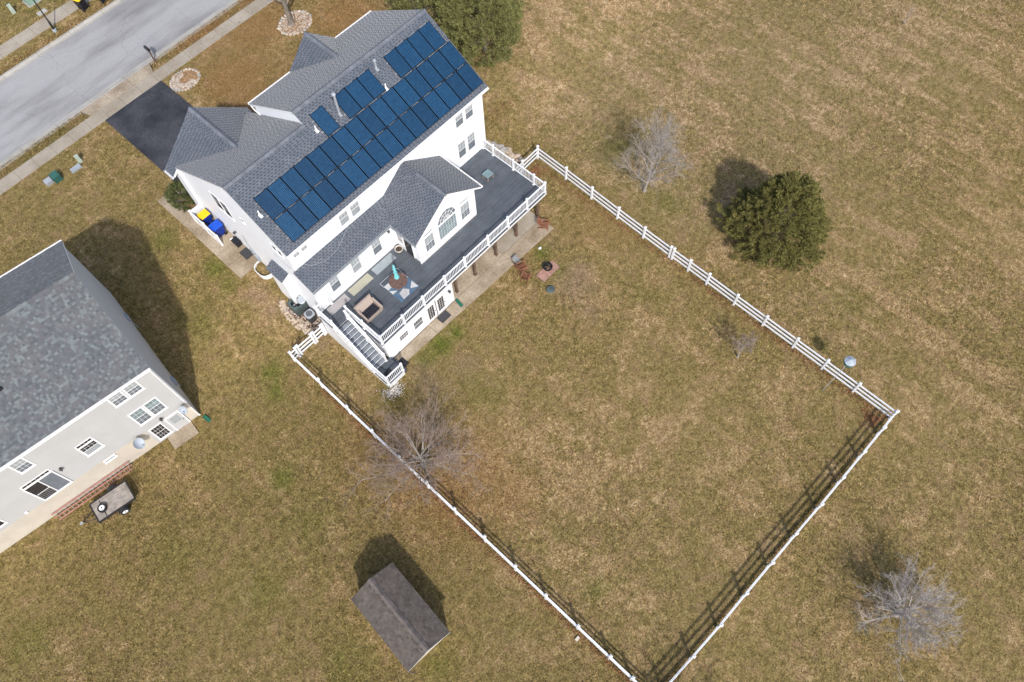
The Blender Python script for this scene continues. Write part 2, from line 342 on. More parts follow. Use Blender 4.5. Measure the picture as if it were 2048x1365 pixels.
# ------------------------------------------------------------------ ground sheet
def ground():
    ax = lambda lo, hi, st: list(np.arange(lo, hi+1e-6, st))
    xs = [-900, -400, -200, -100, -60, -40] + ax(-30, 75, 0.6) + [85, 110, 150, 250, 450, 900]
    ys = [-900, -400, -200, -100, -60, -40] + ax(-30, 75, 0.6) + [85, 110, 150, 250, 450, 900]
    X, Y = np.meshgrid(np.array(xs), np.array(ys)); nx, ny = len(xs), len(ys)
    Z = gz(X, Y) + 0.02*np.sin(X*0.35+1)*np.sin(Y*0.29) - 0.02
    road = (Y > 52.0) & (Y < 60.8); Z = np.where(road, 1.72, Z)
    under = (X > 9) & (X < 24.4) & (Y > 22) & (Y < 38); Z = np.where(under, -0.05, Z)
    vs = np.stack([X.ravel(), Y.ravel(), Z.ravel()], 1)
    i = (np.arange(ny-1)[:, None]*nx + np.arange(nx-1)[None, :]).ravel()
    fs = np.stack([i, i+1, i+nx+1, i+nx], 1)
    me = bpy.data.meshes.new('ground'); me.from_pydata(vs.tolist(), [], fs.tolist()); me.materials.append(M('lawn'))
    me.polygons.foreach_set('use_smooth', [True]*len(me.polygons))
    set_attrs(me, X.ravel(), Y.ravel())
    struct(link('ground', me))
def set_attrs(me, x, y, rep=1):
    for nme, L in (('green', GREEN), ('bare', BARE), ('brown', BROWN)):
        a = me.attributes.new(nme, 'FLOAT', 'POINT'); a.data.foreach_set('value', np.repeat(blobs(L, x, y), rep).astype(np.float32))
    left = np.clip((5.2-x)/.8, 0, 1)*np.clip((48-y)/6, 0, 1); field = np.clip((x-28)/3, 0, 1)
    near = blobs([(14, 17.5, 5, 1), (22, 20, 4, 1), (3, 30, 6, 1), (30, 18, 5, .8)], x, y); far = blobs([(11, 9, 7, 1), (8, 2, 5, .6), (24, -2, 6, .6)], x, y)
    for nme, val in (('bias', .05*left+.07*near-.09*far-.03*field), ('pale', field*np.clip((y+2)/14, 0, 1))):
        a = me.attributes.new(nme, 'FLOAT', 'POINT'); a.data.foreach_set('value', np.repeat(val, rep).astype(np.float32))
    a = me.attributes.new('tone', 'FLOAT', 'POINT'); a.data.foreach_set('value', np.repeat(np.clip((5.2-x)/.6, 0, 1)*np.clip((30-y)/6, 0, 1)*.75, rep).astype(np.float32))
    a = me.attributes.new('streak', 'FLOAT', 'POINT'); a.data.foreach_set('value', np.repeat((.5+np.clip((x-27)/6, 0, 1)*.65), rep).astype(np.float32))
ground()

# ------------------------------------------------------------------ street
def street():
    mb = MB(); mb.box(-60, 90, 53.05, 59.75, 1.6, 1.90)
    road = struct(mb.build('road', 'asphalt'))
    for y0, y1, nm, side in ((52.55, 53.05, 'kerb', 1), (59.75, 60.25, 'kerb', -1)):
        mb = MB(); x = -40.0
        k = None
        base = MB(); base.box(-60, 90, y0+0.01, y1-0.01, 1.6, 1.86); par = struct(base.build(nm, 'joint'))
        while x < 60:
            L = 3.05; q = MB(); a, c = x+0.01, x+L-0.01
            yb, yr = (y0, y1) if side > 0 else (y1, y0)        # back (grass side) and road side
            ym = yb + (yr-yb)*0.35
            hb = 2.02; hr = 1.905
            drop = side > 0 and 7.0 < x+1.5 < 15.0
            if drop: hb = 1.95
            prof = [(yb, 1.62), (yb, hb), (ym, hb), (yb+(yr-yb)*0.55, hr+0.012), (yr, hr), (yr, 1.62)]
            q.prism([(a, p[0], p[1]) for p in prof], (c-a, 0, 0)); q.build('kerb_stone', 'curb', par)
            x += L
    def walk(name, x0, x1, y0, y1, z, step, matn='concrete', jit=0.01):
        base = MB(); base.box(x0, x1, y0+0.02, y1-0.02, z-0.3, z-0.02); par = struct(base.build(name, 'joint'))
        x = x0
        while x < x1-0.05:
            e = min(x+step, x1); q = MB(); dz = rnd.uniform(-jit, jit)*0.6
            q.box(x+0.012, e-0.012, y0, y1, z-0.2, z+dz); q.build('slab', matn, par); x = e
        return par
    walk('sidewalk', -20.2, 60, 50.3, 51.45, 2.03, 1.53)
    walk('sidewalk', -10.2, 60, 61.75, 63.05, 2.03, 1.55)
    # driveway apron: four slabs flaring to the kerb
    base = MB(); base.prism([(8.0, 51.47, 1.7), (13.75, 51.47, 1.7), (14.1, 52.53, 1.7), (7.7, 52.53, 1.7)], (0, 0, 0.24)); par = struct(base.build('driveway_apron', 'joint'))
    cx = [8.0, 9.9, 11.85, 13.75]; tx = [7.7, 9.85, 11.95, 14.1]
    for i in range(3):
        q = MB(); q.prism([(cx[i]+.012, 51.47, 1.8), (cx[i+1]-.012, 51.47, 1.8), (tx[i+1]-.012, 52.53, 1.74), (tx[i]+.012, 52.53, 1.74)], (0, 0, 0.225)); q.build('slab', 'patio_concrete', par)
    mb = MB(); n = 14
    for i in range(n):
        y0, y1 = 38.6+i*(50.29-38.6)/n, 38.6+(i+1)*(50.29-38.6)/n
        z0, z1 = max(1.95, g1(11, y0))+0.035, max(1.95, g1(11, y1))+0.035
        mb.hexa([(8.45, y0, 1.5), (13.6, y0, 1.5), (13.6, y1, 1.5), (8.45, y1, 1.5), (8.45, y0, z0), (13.6, y0, z0), (13.6, y1, z1), (8.45, y1, z1)])
    struct(mb.build('driveway', 'driveway'))
street()
def side_walk():
    ys = [32.5, 33.75, 34.9, 36.1, 37.5, 38.9, 40.25, 41.35]
    base = MB()
    par = None
    for i in range(len(ys)-1):
        y0, y1 = ys[i], ys[i+1]; x0 = 6.62; x1 = 8.44 if y1 < 38.5 else 7.62
        z0, z1 = g1(8, y0)+0.06, g1(8, y1)+0.06
        if par is None:
            b0 = MB(); b0.hexa([(6.66, 32.52, .9), (8.42, 32.52, .9), (8.42, 38.2, .9), (6.66, 38.2, .9), (6.66, 32.52, g1(8, 32.5)+.03), (8.42, 32.52, g1(8, 32.5)+.03), (8.42, 38.2, g1(8, 38.2)+.03), (6.66, 38.2, g1(8, 38.2)+.03)])
            par = struct(b0.build('side_path', 'joint'))
        q = MB(); a, c = y0+.012, y1-.012
        q.hexa([(x0, a, z0-.25), (x1, a, z0-.25), (x1, c, z1-.25), (x0, c, z1-.25), (x0, a, z0), (x1, a, z0), (x1, c, z1), (x0, c, z1)]); q.build('slab', 'patio_concrete', par)
side_walk()
def patio():
    b0 = MB(); b0.box(9.5, 24.3, 20.4, 26.88, -0.15, 0.005); par = struct(b0.build('patio', 'joint'))
    cuts = [(9.5, 12.88), (12.88, 15.4), (15.4, 20.25), (20.25, 24.3)]
    yo = lambda x: 20.25-(x-9.5)*0.03
    for a, c in cuts:
        q = MB(); a2, c2 = a+.015, c-.015
        top = 26.87 if a > 15 else 21.2
        q.hexa([(a2, yo(a2), -.15), (c2, yo(c2), -.15), (c2, 21.0, -.15), (a2, 21.0, -.15), (a2, yo(a2), .045), (c2, yo(c2), .045), (c2, 21.0, .045), (a2, 21.0, .045)])
        q.build('slab', 'patio_concrete', par)
    for a, c in ((15.45, 18.0), (18.0, 20.25), (20.25, 22.3), (22.3, 24.25)):
        q = MB(); q.box(a+.012, c-.012, 21.03, 26.88, -.15, 0.09); q.build('slab', 'concrete' if a > 20 else 'patio_concrete', par)
patio()

# ------------------------------------------------------------------ roofs and windows
def roof_plane(parent, pts, U, mset='shingle', thick=0.16, gaps=True, seed=1, course=0.14, name='roof'):
    """slab (shingle base on top, white edges) and real shingle tabs over it"""
    r = random.Random(seed); pts = [V(p) for p in pts]; U = V(U).normalized()
    nrm = V((0, 0, 0))
    for i in range(len(pts)): nrm += pts[i].cross(pts[(i+1) % len(pts)])
    nrm.normalize()
    if nrm.z < 0: nrm = -nrm
    W = nrm.cross(U); W = -W if W.z < 0 else W; W.normalize()
    mb = MB(); n = len(pts)
    bot = [p - nrm*thick for p in pts]
    mb.cur = 0; mb.add(pts, [tuple(range(n))]); mb.cur = 1
    mb.add(pts + bot, [tuple(range(n, 2*n))[::-1]] + [(i, (i+1) % n, n+(i+1) % n, n+i) for i in range(n)])
    slab = mb.build(name, [mset+'_base', 'trim'], parent)
    O = pts[0]; Q = [((p-O).dot(U), (p-O).dot(W)) for p in pts]
    P2 = lambda uu, ww, hh: O + U*uu + W*ww + nrm*hh
    w0, w1 = min(q[1] for q in Q), max(q[1] for q in Q); tabs = MB(); j = 0; wv = w0
    while wv < w1-0.03:
        we = min(wv+course, w1); wm = (wv+we)/2; cr = []
        for i in range(n):
            (ua, va), (ub, vb) = Q[i], Q[(i+1) % n]
            if (va <= wm) != (vb <= wm): cr.append(ua + (ub-ua)*(wm-va)/(vb-va))
        cr.sort()
        for k in range(0, len(cr)-1, 2):
            u, ue = cr[k]+0.01, cr[k+1]-0.01
            if gaps: u0 = u - ((j*0.135+r.uniform(-.03, .03)) % 0.27)
            else: u0 = u - r.uniform(0, .3)
            while u0 < ue:
                wd = r.uniform(.25, .29) if gaps else r.uniform(.08, .21)
                a, b = max(u0, u), min(u0+wd, ue)
                if b-a > 0.03:
                    h = 0.010 if gaps else r.choice((.006, .008, .014))
                    P = lambda uu, ww, hh: O + U*uu + W*ww + nrm*hh
                    tabs.add([P(a, wv, 0.001), P(b, wv, 0.001), P(a, wv, h), P(b, wv, h), P(a, we, .003), P(b, we, .003)], [(0, 1, 3, 2), (2, 3, 5, 4)])
                if gaps:
                    c0 = u0+r.uniform(.0, .04); c1 = c0+r.uniform(.11, .145)
                    if c0 > u and c1 < ue:
                        tabs.cur = 1; tabs.add([P2(c0, wv+.002, .013), P2(c1, wv+.002, .013), P2(c1, wv+.062, .0115), P2(c0, wv+.062, .0115)], [(0, 1, 2, 3)]); tabs.cur = 0
                u0 += wd + 0.003
        wv += course; j += 1
    stuff(tabs.build('shingles', [mset, mset+'_base'], slab))
    return slab
def ridge_cap(parent, p0, p1, half=0.16, drop=0.1, m='ridge_shingle', step=0.3, lift=0.035):
    p0, p1 = V(p0), V(p1); t = (p1-p0); L = t.length; t.normalize(); sd = t.cross(V((0, 0, 1))).normalized(); mb = MB(); s = 0.0
    while s < L-0.02:
        e = min(s+step, L); a = p0+t*(s+.004); b = p0+t*(e-.004); z = V((0, 0, lift)); dz = V((0, 0, -drop)); th = V((0, 0, 0.02))
        l1, l2 = 0.012, 0.0
        for sg in (1, -1):
            o = sd*half*sg
            mb.hexa([a+z+V((0, 0, l1)), b+z, b+z+o+dz, a+z+o+dz+V((0, 0, l1)), a+z+th+V((0, 0, l1)), b+z+th, b+z+th+o+dz, a+z+th+o+dz+V((0, 0, l1))])
        s = e
    return mb.build('ridge_cap', m, parent)
def gutter(parent, a, b, out, m='trim'):
    a, b, out = V(a), V(b), V(out); mb = MB()
    U = (b-a).normalized(); L = (b-a).length
    mb.frame_box(a, U, out, 0, L, 0.0, 0.012, -.13, 0.0); mb.frame_box(a, U, out, 0, L, 0.10, 0.115, -.13, .004); mb.frame_box(a, U, out, 0, L, 0.012, .10, -.13, -.115)
    return mb.build('gutter', m, parent)
Zup = V((0, 0, 1))
def window(parent, O, U, Nn, w_, h_, up='pane_light', lo='pane_mid', cols=3, rows=2, lower_grid=False, single=False, rail=True, casing=0.07, label=None):
    """double-hung window on a wall: casing, sill, two recessed sashes with panes and muntins"""
    O, U, Nn = V(O), V(U), V(Nn); c = casing; mb = MB()
    fb = lambda q, u0, u1, z0, z1, d0, d1: q.frame_box(O, U, Nn, u0, u1, d0, d1, z0, z1)
    fb(mb, -c, 0, -c, h_+c, -.03, .022); fb(mb, w_, w_+c, -c, h_+c, -.03, .022); fb(mb, 0, w_, h_, h_+c, -.03, .022); fb(mb, 0, w_, -c, 0, -.03, .022)
    o = mb.build('window', 'trim', parent)
    q = MB(); fb(q, -c-.03, w_+c+.03, -c-.045, -c-.003, -.02, .05); q.build('sill', 'trim', o)
    hm = h_/2
    parts = [(0, h_, up, True)] if single else [(hm, h_, up, True), (0, hm, lo, lower_grid)]
    for z0, z1, mt, grid in parts:
        q = MB(); fb(q, .012, w_-.012, z0+.012, z1-.012, .003, .009); p = q.build('pane', mt, o)
        q = MB(); s = .02
        fb(q, 0, s, z0, z1, 0, .016); fb(q, w_-s, w_, z0, z1, 0, .016); fb(q, s, w_-s, z0, z0+s, 0, .016); fb(q, s, w_-s, z1-s, z1, 0, .016)
        if grid:
            for i in range(1, cols): fb(q, w_*i/cols-.006, w_*i/cols+.006, z0+s, z1-s, .0095, .013)
            for i in range(1, rows): zz = z0+(z1-z0)*i/rows; fb(q, s, w_-s, zz-.006, zz+.006, .0097, .0132)
        q.build('sash', 'trim', o)
    if label: o['label'] = label
    return o
def glazed_door(parent, O, U, Nn, w_, h_, gu0, gu1, gz0, gz1, cols, rows, m='trim', pane='pane_dark', name='door'):
    O, U, Nn = V(O), V(U), V(Nn); mb = MB()
    mb.frame_box(O, U, Nn, 0, w_, -.02, .035, 0, h_); o = mb.build(name, m, parent)
    q = MB()
    for a, b_, z0, z1 in ((-.08, -.002, 0, h_+.08), (w_+.002, w_+.08, 0, h_+.08), (-.002, w_+.002, h_+.002, h_+.08)): q.frame_box(O, U, Nn, a, b_, -.02, .05, z0, z1)
    q.build('door_frame', 'trim', o)
    pw, ph = (gu1-gu0)/cols, (gz1-gz0)/rows
    for i in range(cols):
        for j in range(rows):
            q = MB(); q.frame_box(O, U, Nn, gu0+pw*i+.012, gu0+pw*(i+1)-.012, .034, .038, gz0+ph*j+.012, gz0+ph*(j+1)-.012); q.build('pane', pane, o)
    q = MB(); q.frame_box(O, U, Nn, w_-.10, w_-.06, .035, .085, h_*.46, h_*.5); q.build('handle', 'lamp_black', o)
    return o
def wall_lamp(O, Nn, label, parent):
    O, Nn = V(O), V(Nn); mb = MB(); U = Zup.cross(Nn)
    mb.frame_box(O, U, Nn, -.06, .06, -.01, .03, -.09, .09); mb.frame_box(O, U, Nn, -.015, .015, .03, .12, .05, .08)
    c = O+Nn*.13
    mb.lathe(c.x, c.y, [(0.0, c.z+.14), (.05, c.z+.12), (.10, c.z+.05), (.075, c.z+.045), (.055, c.z-.12), (.0, c.z-.13)], 10)
    o = mb.build('wall_lamp', 'lamp_black', parent); return o

# ------------------------------------------------------------------ the white house
NX, NYm = V((-1, 0, 0)), V((0, -1, 0)); UX, UYm = V((1, 0, 0)), V((0, -1, 0))
house = thing('house', 'large white two-storey house with grey shingle roofs and a rear deck', 'house', (16.6, 32, 0))
def gable_block(name, x0, x1, prof):       # prof: (y, z) polygon
    mb = MB(); mb.prism([(x0, y, z) for y, z in prof], (x1-x0, 0, 0)); return mb.build(name, 'siding', house)
gable_block('wall', 14.45, 24.9, [(26.9, -.2), (37.1, -.2), (37.1, 8.20), (31.68, 11.45), (26.9, 8.58)])
gable_block('wall', 8.45, 14.449, [(26.9, -.2), (38.1, -.2), (38.1, 6.62), (30.87, 10.96), (26.9, 8.58)])
gable_block('wall', 8.45, 15.2, [(25.7, -.2), (26.899, -.2), (26.899, 6.06), (25.7, 5.55)])
mb = MB(); mb.prism([(8.25, 38.101, 1.5), (14.44, 38.101, 1.5), (14.44, 38.101, 6.12), (11.33, 38.101, 8.70), (8.25, 38.101, 6.15)], (0, .95, 0)); mb.build('wall', 'siding', house)
mb = MB(); mb.prism([(18.2, 37.101, 1.5), (21.6, 37.101, 1.5), (21.6, 37.101, 8.2), (19.9, 37.101, 9.75), (18.2, 37.101, 8.2)], (0, .3, 0)); mb.build('wall', 'siding', house)
mb = MB(); mb.prism([(15.13, 23.38, 2.45), (20.3, 23.38, 2.45), (20.3, 23.38, 5.68), (17.8, 23.38, 7.54), (15.13, 23.38, 5.58)], (0, 3.519, 0)); mb.build('wall', 'siding', house)
mb = MB(); mb.box(9.47, 15.42, 21.08, 25.699, -.1, 2.52); mb.build('basement_wall', 'siding', house)
mb = MB(); mb.box(7.9, 8.449, 28.5, 29.95, .2, 3.80); mb.build('chimney_box', 'siding', house)
for x, y, z1 in ((8.45, 25.7, 5.5), (24.9, 26.9, 8.55), (15.13, 23.38, 5.5), (20.3, 23.38, 5.5), (9.47, 21.08, 2.5), (15.42, 21.08, 2.5)):
    mb = MB(); mb.box(x-.055, x+.055, y-.02, y+.055, 0.0 if y < 22 or x < 9 or x > 24 else 2.5, z1); mb.build('corner_board', 'trim', house)
# roof planes
z_r = lambda y: 8.5+.6*(y-26.5)
z_lf = lambda y: 11.12-.6*(y-30.87)
z_rf = lambda y: 11.606-.6*(y-31.68)
P3 = lambda L, f: [(x, y, f(y)) for x, y in L]
roof_plane(house, P3([(8.28, 26.5), (25.27, 26.5), (25.27, 31.68), (14.30, 31.68), (14.30, 30.87), (8.28, 30.87)], z_r), UX, seed=1)
roof_plane(house, P3([(8.28, 30.87), (14.43, 30.87), (14.43, 38.42), (8.28, 38.42)], z_lf), UX, seed=2)
roof_plane(house, P3([(14.30, 31.68), (25.27, 31.68), (25.27, 37.45), (14.30, 37.45)], z_rf), UX, seed=3)
zg = lambda x: 8.93-.845*abs(x-11.33)
roof_plane(house, [(x, y, zg(x)) for x, y in ((11.33, 39.38), (7.86, 39.38), (7.86, 38.43), (8.5, 38.43), (11.33, 34.48))], (0, 1, 0), seed=4)
roof_plane(house, [(x, y, zg(x)) for x, y in ((11.33, 39.38), (14.8, 39.38), (14.8, 38.43), (14.1, 38.43), (11.33, 34.48))], (0, 1, 0), seed=5)
zs = lambda x: 10.0-.955*abs(x-19.9)
roof_plane(house, [(x, y, zs(x)) for x, y in ((19.9, 37.62), (17.93, 37.62), (17.93, 37.40), (19.9, 34.34))], (0, 1, 0), seed=6)
roof_plane(house, [(x, y, zs(x)) for x, y in ((19.9, 37.62), (21.87, 37.62), (21.87, 37.40), (19.9, 34.34))], (0, 1, 0), seed=7)
ze = lambda y: 5.57+.43*(y-25.37)
roof_plane(house, P3([(8.25, 25.37), (14.86, 25.37), (15.75, 26.895), (8.25, 26.895)], ze), UX, seed=8, thick=.12)
zsu = lambda x: 7.74-.75*abs(x-17.8)
roof_plane(house, [(x, y, zsu(x)) for x, y in ((17.8, 23.08), (14.82, 23.08), (14.82, 25.42), (15.62, 26.895), (17.8, 26.895))], (0, 1, 0), seed=9, thick=.13)
roof_plane(house, [(x, y, zsu(x)) for x, y in ((17.8, 23.08), (20.78, 23.08), (20.78, 26.895), (17.8, 26.895))], (0, 1, 0), seed=10, thick=.13)
roof_plane(house, [(7.78, 28.4, 3.88), (7.78, 30.05, 3.88), (8.449, 30.05, 4.2), (8.449, 28.4, 4.2)], (0, 1, 0), seed=11, thick=.08)
ridge_cap(house, (8.28, 30.87, 11.12), (14.32, 30.87, 11.12)); ridge_cap(house, (14.30, 31.68, 11.606), (25.27, 31.68, 11.606))
ridge_cap(house, (11.33, 39.36, 8.93), (11.33, 34.5, 8.93), drop=.13); ridge_cap(house, (19.9, 37.6, 10.0), (19.9, 34.4, 10.0), drop=.14); ridge_cap(house, (17.8, 23.1, 7.74), (17.8, 25.6, 7.74), drop=.12)
gutter(house, (8.28, 26.5, 8.49), (25.27, 26.5, 8.49), (0, -1, 0)); gutter(house, (14.30, 37.46, 8.14), (17.9, 37.46, 8.14), (0, 1, 0)); gutter(house, (21.9, 37.46, 8.14), (25.27, 37.46, 8.14), (0, 1, 0))
gutter(house, (7.86, 38.43, 5.99), (7.86, 39.38, 5.99), (-1, 0, 0)); gutter(house, (8.25, 25.37, 5.56), (14.8, 25.37, 5.56), (0, -1, 0), 'grey_metal'); gutter(house, (14.82, 23.08, 5.5), (14.82, 25.3, 5.5), (-1, 0, 0), 'grey_metal'); gutter(house, (20.78, 23.08, 5.5), (20.78, 26.88, 5.5), (1, 0, 0))
mb = MB()                                   # downspouts
mb.tube([(14.33, 37.3, 8.05), (14.36, 37.1, 7.75), (14.36, 36.4, 7.7)], .045, 6); mb.tube([(24.96, 26.78, 8.4), (24.96, 26.84, 8.2), (24.96, 26.84, .3)], .045, 6)
mb.tube([(15.07, 23.3, 5.4), (15.07, 23.34, 5.2), (15.07, 23.34, 2.75)], .04, 6); mb.tube([(8.40, 25.62, 5.4), (8.40, 25.66, .2)], .04, 6); mb.tube([(8.40, 38.05, 6.4), (8.40, 38.05, 1.9)], .04, 6)
mb.build('downspout', 'trim', house)
# windows of the rear wall (facing the yard)
def rear(x0, z0, x1, z1, y, **k): return window(house, (x0, y, z0), UX, NYm, x1-x0, z1-z0, **k)
for x in (22.52, 23.44): rear(x, 6.60, x+.68, 7.82, 26.9); rear(x-.08, 3.57, x+.60, 5.04, 26.9)
for x in (12.37, 13.30): rear(x, 6.60, x+.68, 7.82, 26.9, lo='pane_light')
for x in (8.78, 9.38): rear(x, 7.28, x+.41, 7.80, 26.9, single=True, cols=2, rows=2, casing=.05)
for x, lo in ((9.61, 'pane_mid'), (11.42, 'pane_light'), (13.23, 'pane_mid')): rear(x, 3.45, x+.70, 4.96, 25.7, lo=lo)
for x in (15.70, 19.0): rear(x, 3.36, x+.78, 4.86, 23.38, lo='pane_mid', lower_grid=True, cols=3, rows=3); 
for x in (15.70, 18.98): rear(x, 5.10, x+.78, 5.26, 23.38, single=True, cols=1, rows=1, up='pane_mid', casing=.04)
rear(16.95, 3.30, 18.55, 4.78, 23.38, single=True, cols=7, rows=6, up='pane_arch', casing=.06, label='tall picture window with a fine white grid')
def arch_window():
    O = V((17.75, 23.38, 4.95)); R = .80; n = 20; mb = MB()
    pt = lambda r, a, dd: (O.x+r*math.cos(a), O.y-dd, O.z+r*math.sin(a)*1.22)
    for k in range(n):
        a0, a1 = math.pi*k/n, math.pi*(k+1)/n
        mb.hexa([pt(R, a0, -.02), pt(R+.07, a0, -.02), pt(R+.07, a1, -.02), pt(R, a1, -.02), pt(R, a0, .055), pt(R+.07, a0, .055), pt(R+.07, a1, .055), pt(R, a1, .055)])
    mb.box(O.x-R-.07, O.x+R+.07, O.y-.055, O.y+.02, O.z-.06, O.z-.001)
    o = mb.build('arched_window', 'trim', house); o['label'] = 'half-round fanlight window above the picture window'
    q = MB(); q.prism([pt(R-.005, math.pi*k/n, .004) for k in range(n+1)], (0, -.008, 0)); q.build('pane', 'pane_mid', o)
    q = MB()
    for rr in (.28, .55):
        for k in range(n):
            a0, a1 = math.pi*k/n, math.pi*(k+1)/n
            q.hexa([pt(rr-.013, a0, .013), pt(rr+.013, a0, .013), pt(rr+.013, a1, .013), pt(rr-.013, a1, .013), pt(rr-.013, a0, .026), pt(rr+.013, a0, .026), pt(rr+.013, a1, .026), pt(rr-.013, a1, .026)])
    for k in range(1, 6): a = math.pi*k/6; q.beam(pt(.1, a, .02), pt(R, a, .02), .026, .014, V((0, -1, 0)))
    q.build('muntins', 'trim', o)
arch_window()
for x0, x1, z0, z1, lg in ((10.58, 11.30, 1.10, 1.68, True), (11.86, 12.61, .80, 1.74, False)):
    rear(x0, z0, x1, z1, 21.08, up='pane_dark', lo='pane_dark' if lg else 'pane_mid', cols=4, rows=2, lower_grid=lg)
for x in (13.0, 13.9): glazed_door(house, (x, 21.08, .05), UX, NYm, .80, 2.0, .13, .67, .36, 1.86, 3, 5, name='french_door')
# side wall (south-west) windows, facing -x: U runs along -y
def side(y0, z0, wd, h, **k): return window(house, (8.45, y0, z0), UYm, NX, wd, h, **k)
side(34.62, 5.72, .68, 1.55, up='pane_side', lo='pane_side', cols=2); side(33.74, 5.72, .68, 1.55, up='pane_side', lo='pane_side', cols=2)
side(31.55, 7.0, .24, .40, single=True, cols=1, rows=1, up='pane_side', casing=.03); side(28.6, 7.0, .40, .55, single=True, cols=1, rows=2, up='pane_side', casing=.03); side(28.05, 7.0, .40, .55, single=True, cols=1, rows=2, up='pane_side', casing=.03)
# sunroom side door (dark storm door beside white lattice panel)
glazed_door(house, (15.13, 24.78, 2.72), UYm, NX, .74, 1.72, .10, .64, .15, 1.6, 2, 4, m='black_metal', pane='pane_dark', name='storm_door')
q = MB(); q.frame_box(V((15.13, 25.52, 2.72)), UYm, NX, 0, .66, 0, .04, 0, 1.75); lat = q.build('door_panel', 'trim', house)
for i in range(3):
    for j in range(4): q = MB(); q.frame_box(V((15.13, 25.52, 2.72)), UYm, NX, .12+i*.15, .23+i*.15, .04, .045, .75+j*.22, .9+j*.22); q.build('pane', 'pane_dark', lat)
wall_lamp((14.65, 25.68, 4.75), NYm, '', house); wall_lamp((15.10, 21.06, 1.75), NYm, '', house); wall_lamp((8.43, 34.25, 3.15), NX, '', house)
# meter boxes and conduit on the side wall
mb = MB(); mb.box(8.30, 8.449, 32.75, 33.05, 1.9, 2.5); mb.box(8.26, 8.449, 32.35, 32.62, 1.5, 2.1); mb.tube([(8.4, 33.15, 3.9), (8.4, 33.2, 2.9), (8.38, 32.9, 2.5)], .02, 5); mb.build('meter_box', 'grey_metal', house)
mb = MB(); mb.tube([(8.42, 28.9, 6.2), (8.43, 28.3, 5.9), (8.42, 27.4, 6.0), (8.6, 26.85, 6.35), (9.1, 26.86, 6.25), (9.4, 26.5, 6.12), (10.2, 26.2, 5.99), (11.2, 26.25, 6.02), (12.2, 26.6, 6.2), (12.9, 26.85, 6.4)], .012, 4); mb.build('cable', 'grey_metal', house)
# roof vents
def vent(x, t, h, r, cap):
    y = 26.5+t/math.hypot(1, .6); z = z_r(y); mb = MB()
    mb.prism([(x-.09, y-.16, z_r(y-.16)+.022), (x+.09, y-.16, z_r(y-.16)+.022), (x+.09, y+.04, z_r(y+.04)+.022), (x-.09, y+.04, z_r(y+.04)+.022)], (0, 0, .012))
    mb.lathe(x, y, [(r+.05, z-.05), (r+.02, z+.12), (r, z+.15), (r, z+h), (0, z+h)], 14)
    if cap: mb.lathe(x, y, [(r*.9, z+h-.02), (r*1.8, z+h), (r*1.8, z+h+.09), (r*1.2, z+h+.14), (0, z+h+.15)], 14)
    o = mb.build('roof_vent', 'light_metal' if cap else 'trim', house)
vent(16.45, 4.30, 1.62, .075, True); vent(20.16, 5.05, .62, .06, True); vent(19.80, 3.80, .38, .045, False); vent(14.68, 4.42, .36, .045, False); vent(8.78, 2.70, .40, .05, False)

# solar array: 40 panels in three rows on the rear slope
array = thing('solar_array', 'array of forty blue solar panels on the rear slope of the white house', 'solar panels', (17, 28.5, 9.8))
SN = V((0, -.6, 1)).normalized(); SW_ = V((0, 1, .6)).normalized(); O0 = V((0, 26.5, 8.5))
def panel_meshes():
    a = MB(); a.box(.035, .951, .028, 1.592, .0, .034); me = bpy.data.meshes.new('solar_panel'); me.from_pydata(a.v, [], a.f); me.materials.append(M('solar_cell'))
    f = MB(); f.box(0, .986, 0, .02, -.01, .038); f.box(0, .986, 1.60, 1.62, -.01, .038); f.box(0, .033, .02, 1.60, -.01, .038); f.box(.953, .986, .02, 1.60, -.01, .038)
    mf = bpy.data.meshes.new('panel_frame'); mf.from_pydata(f.v, [], f.f); mf.materials.append(M('frame_black')); return me, mf
me_p, me_f = panel_meshes()
rot = Matrix((UX, SW_, SN)).transposed().to_4x4()
def panel(x, t):
    mw = Matrix.Translation(O0 + UX*x + SW_*t + SN*.10) @ rot
    o = link('solar_panel', me_p, array, mw); link('panel_frame', me_f, o, mw)
for i in range(16): panel(9.11+i*1.003, .36); panel(9.11+i*1.003, 2.01)
for x in (14.93, 16.71, 17.71, 18.71, 20.95, 21.945, 22.94, 23.935): panel(x, 3.70)
for x0, x1, ts in ((9.0, 25.2, (.75, 1.6, 2.4, 3.3)), (14.8, 16.0, (4.1, 4.9)), (16.6, 19.8, (4.1, 4.9)), (20.85, 25.0, (4.1, 4.9))):
    for t in ts:
        mb = MB(); mb.beam(O0+UX*x0+SW_*t+SN*.06, O0+UX*x1+SW_*t+SN*.06, .04, .05, SN); mb.build('mounting_rail', 'light_metal', array)
for x0, x1, t in ((9.1, 25.15, 1.995), (9.1, 25.15, 3.655), (14.9, 15.93, 5.33), (16.68, 19.7, 5.33), (20.93, 24.93, 5.33)):
    k = x0+.15
    while k < x1-.3:
        mb = MB(); mb.beam(O0+UX*k+SW_*t+SN*.135, O0+UX*(k+.55)+SW_*t+SN*.135, .006, .010, SN); mb.build('clamp_strip', 'trim', array); k += 1.003
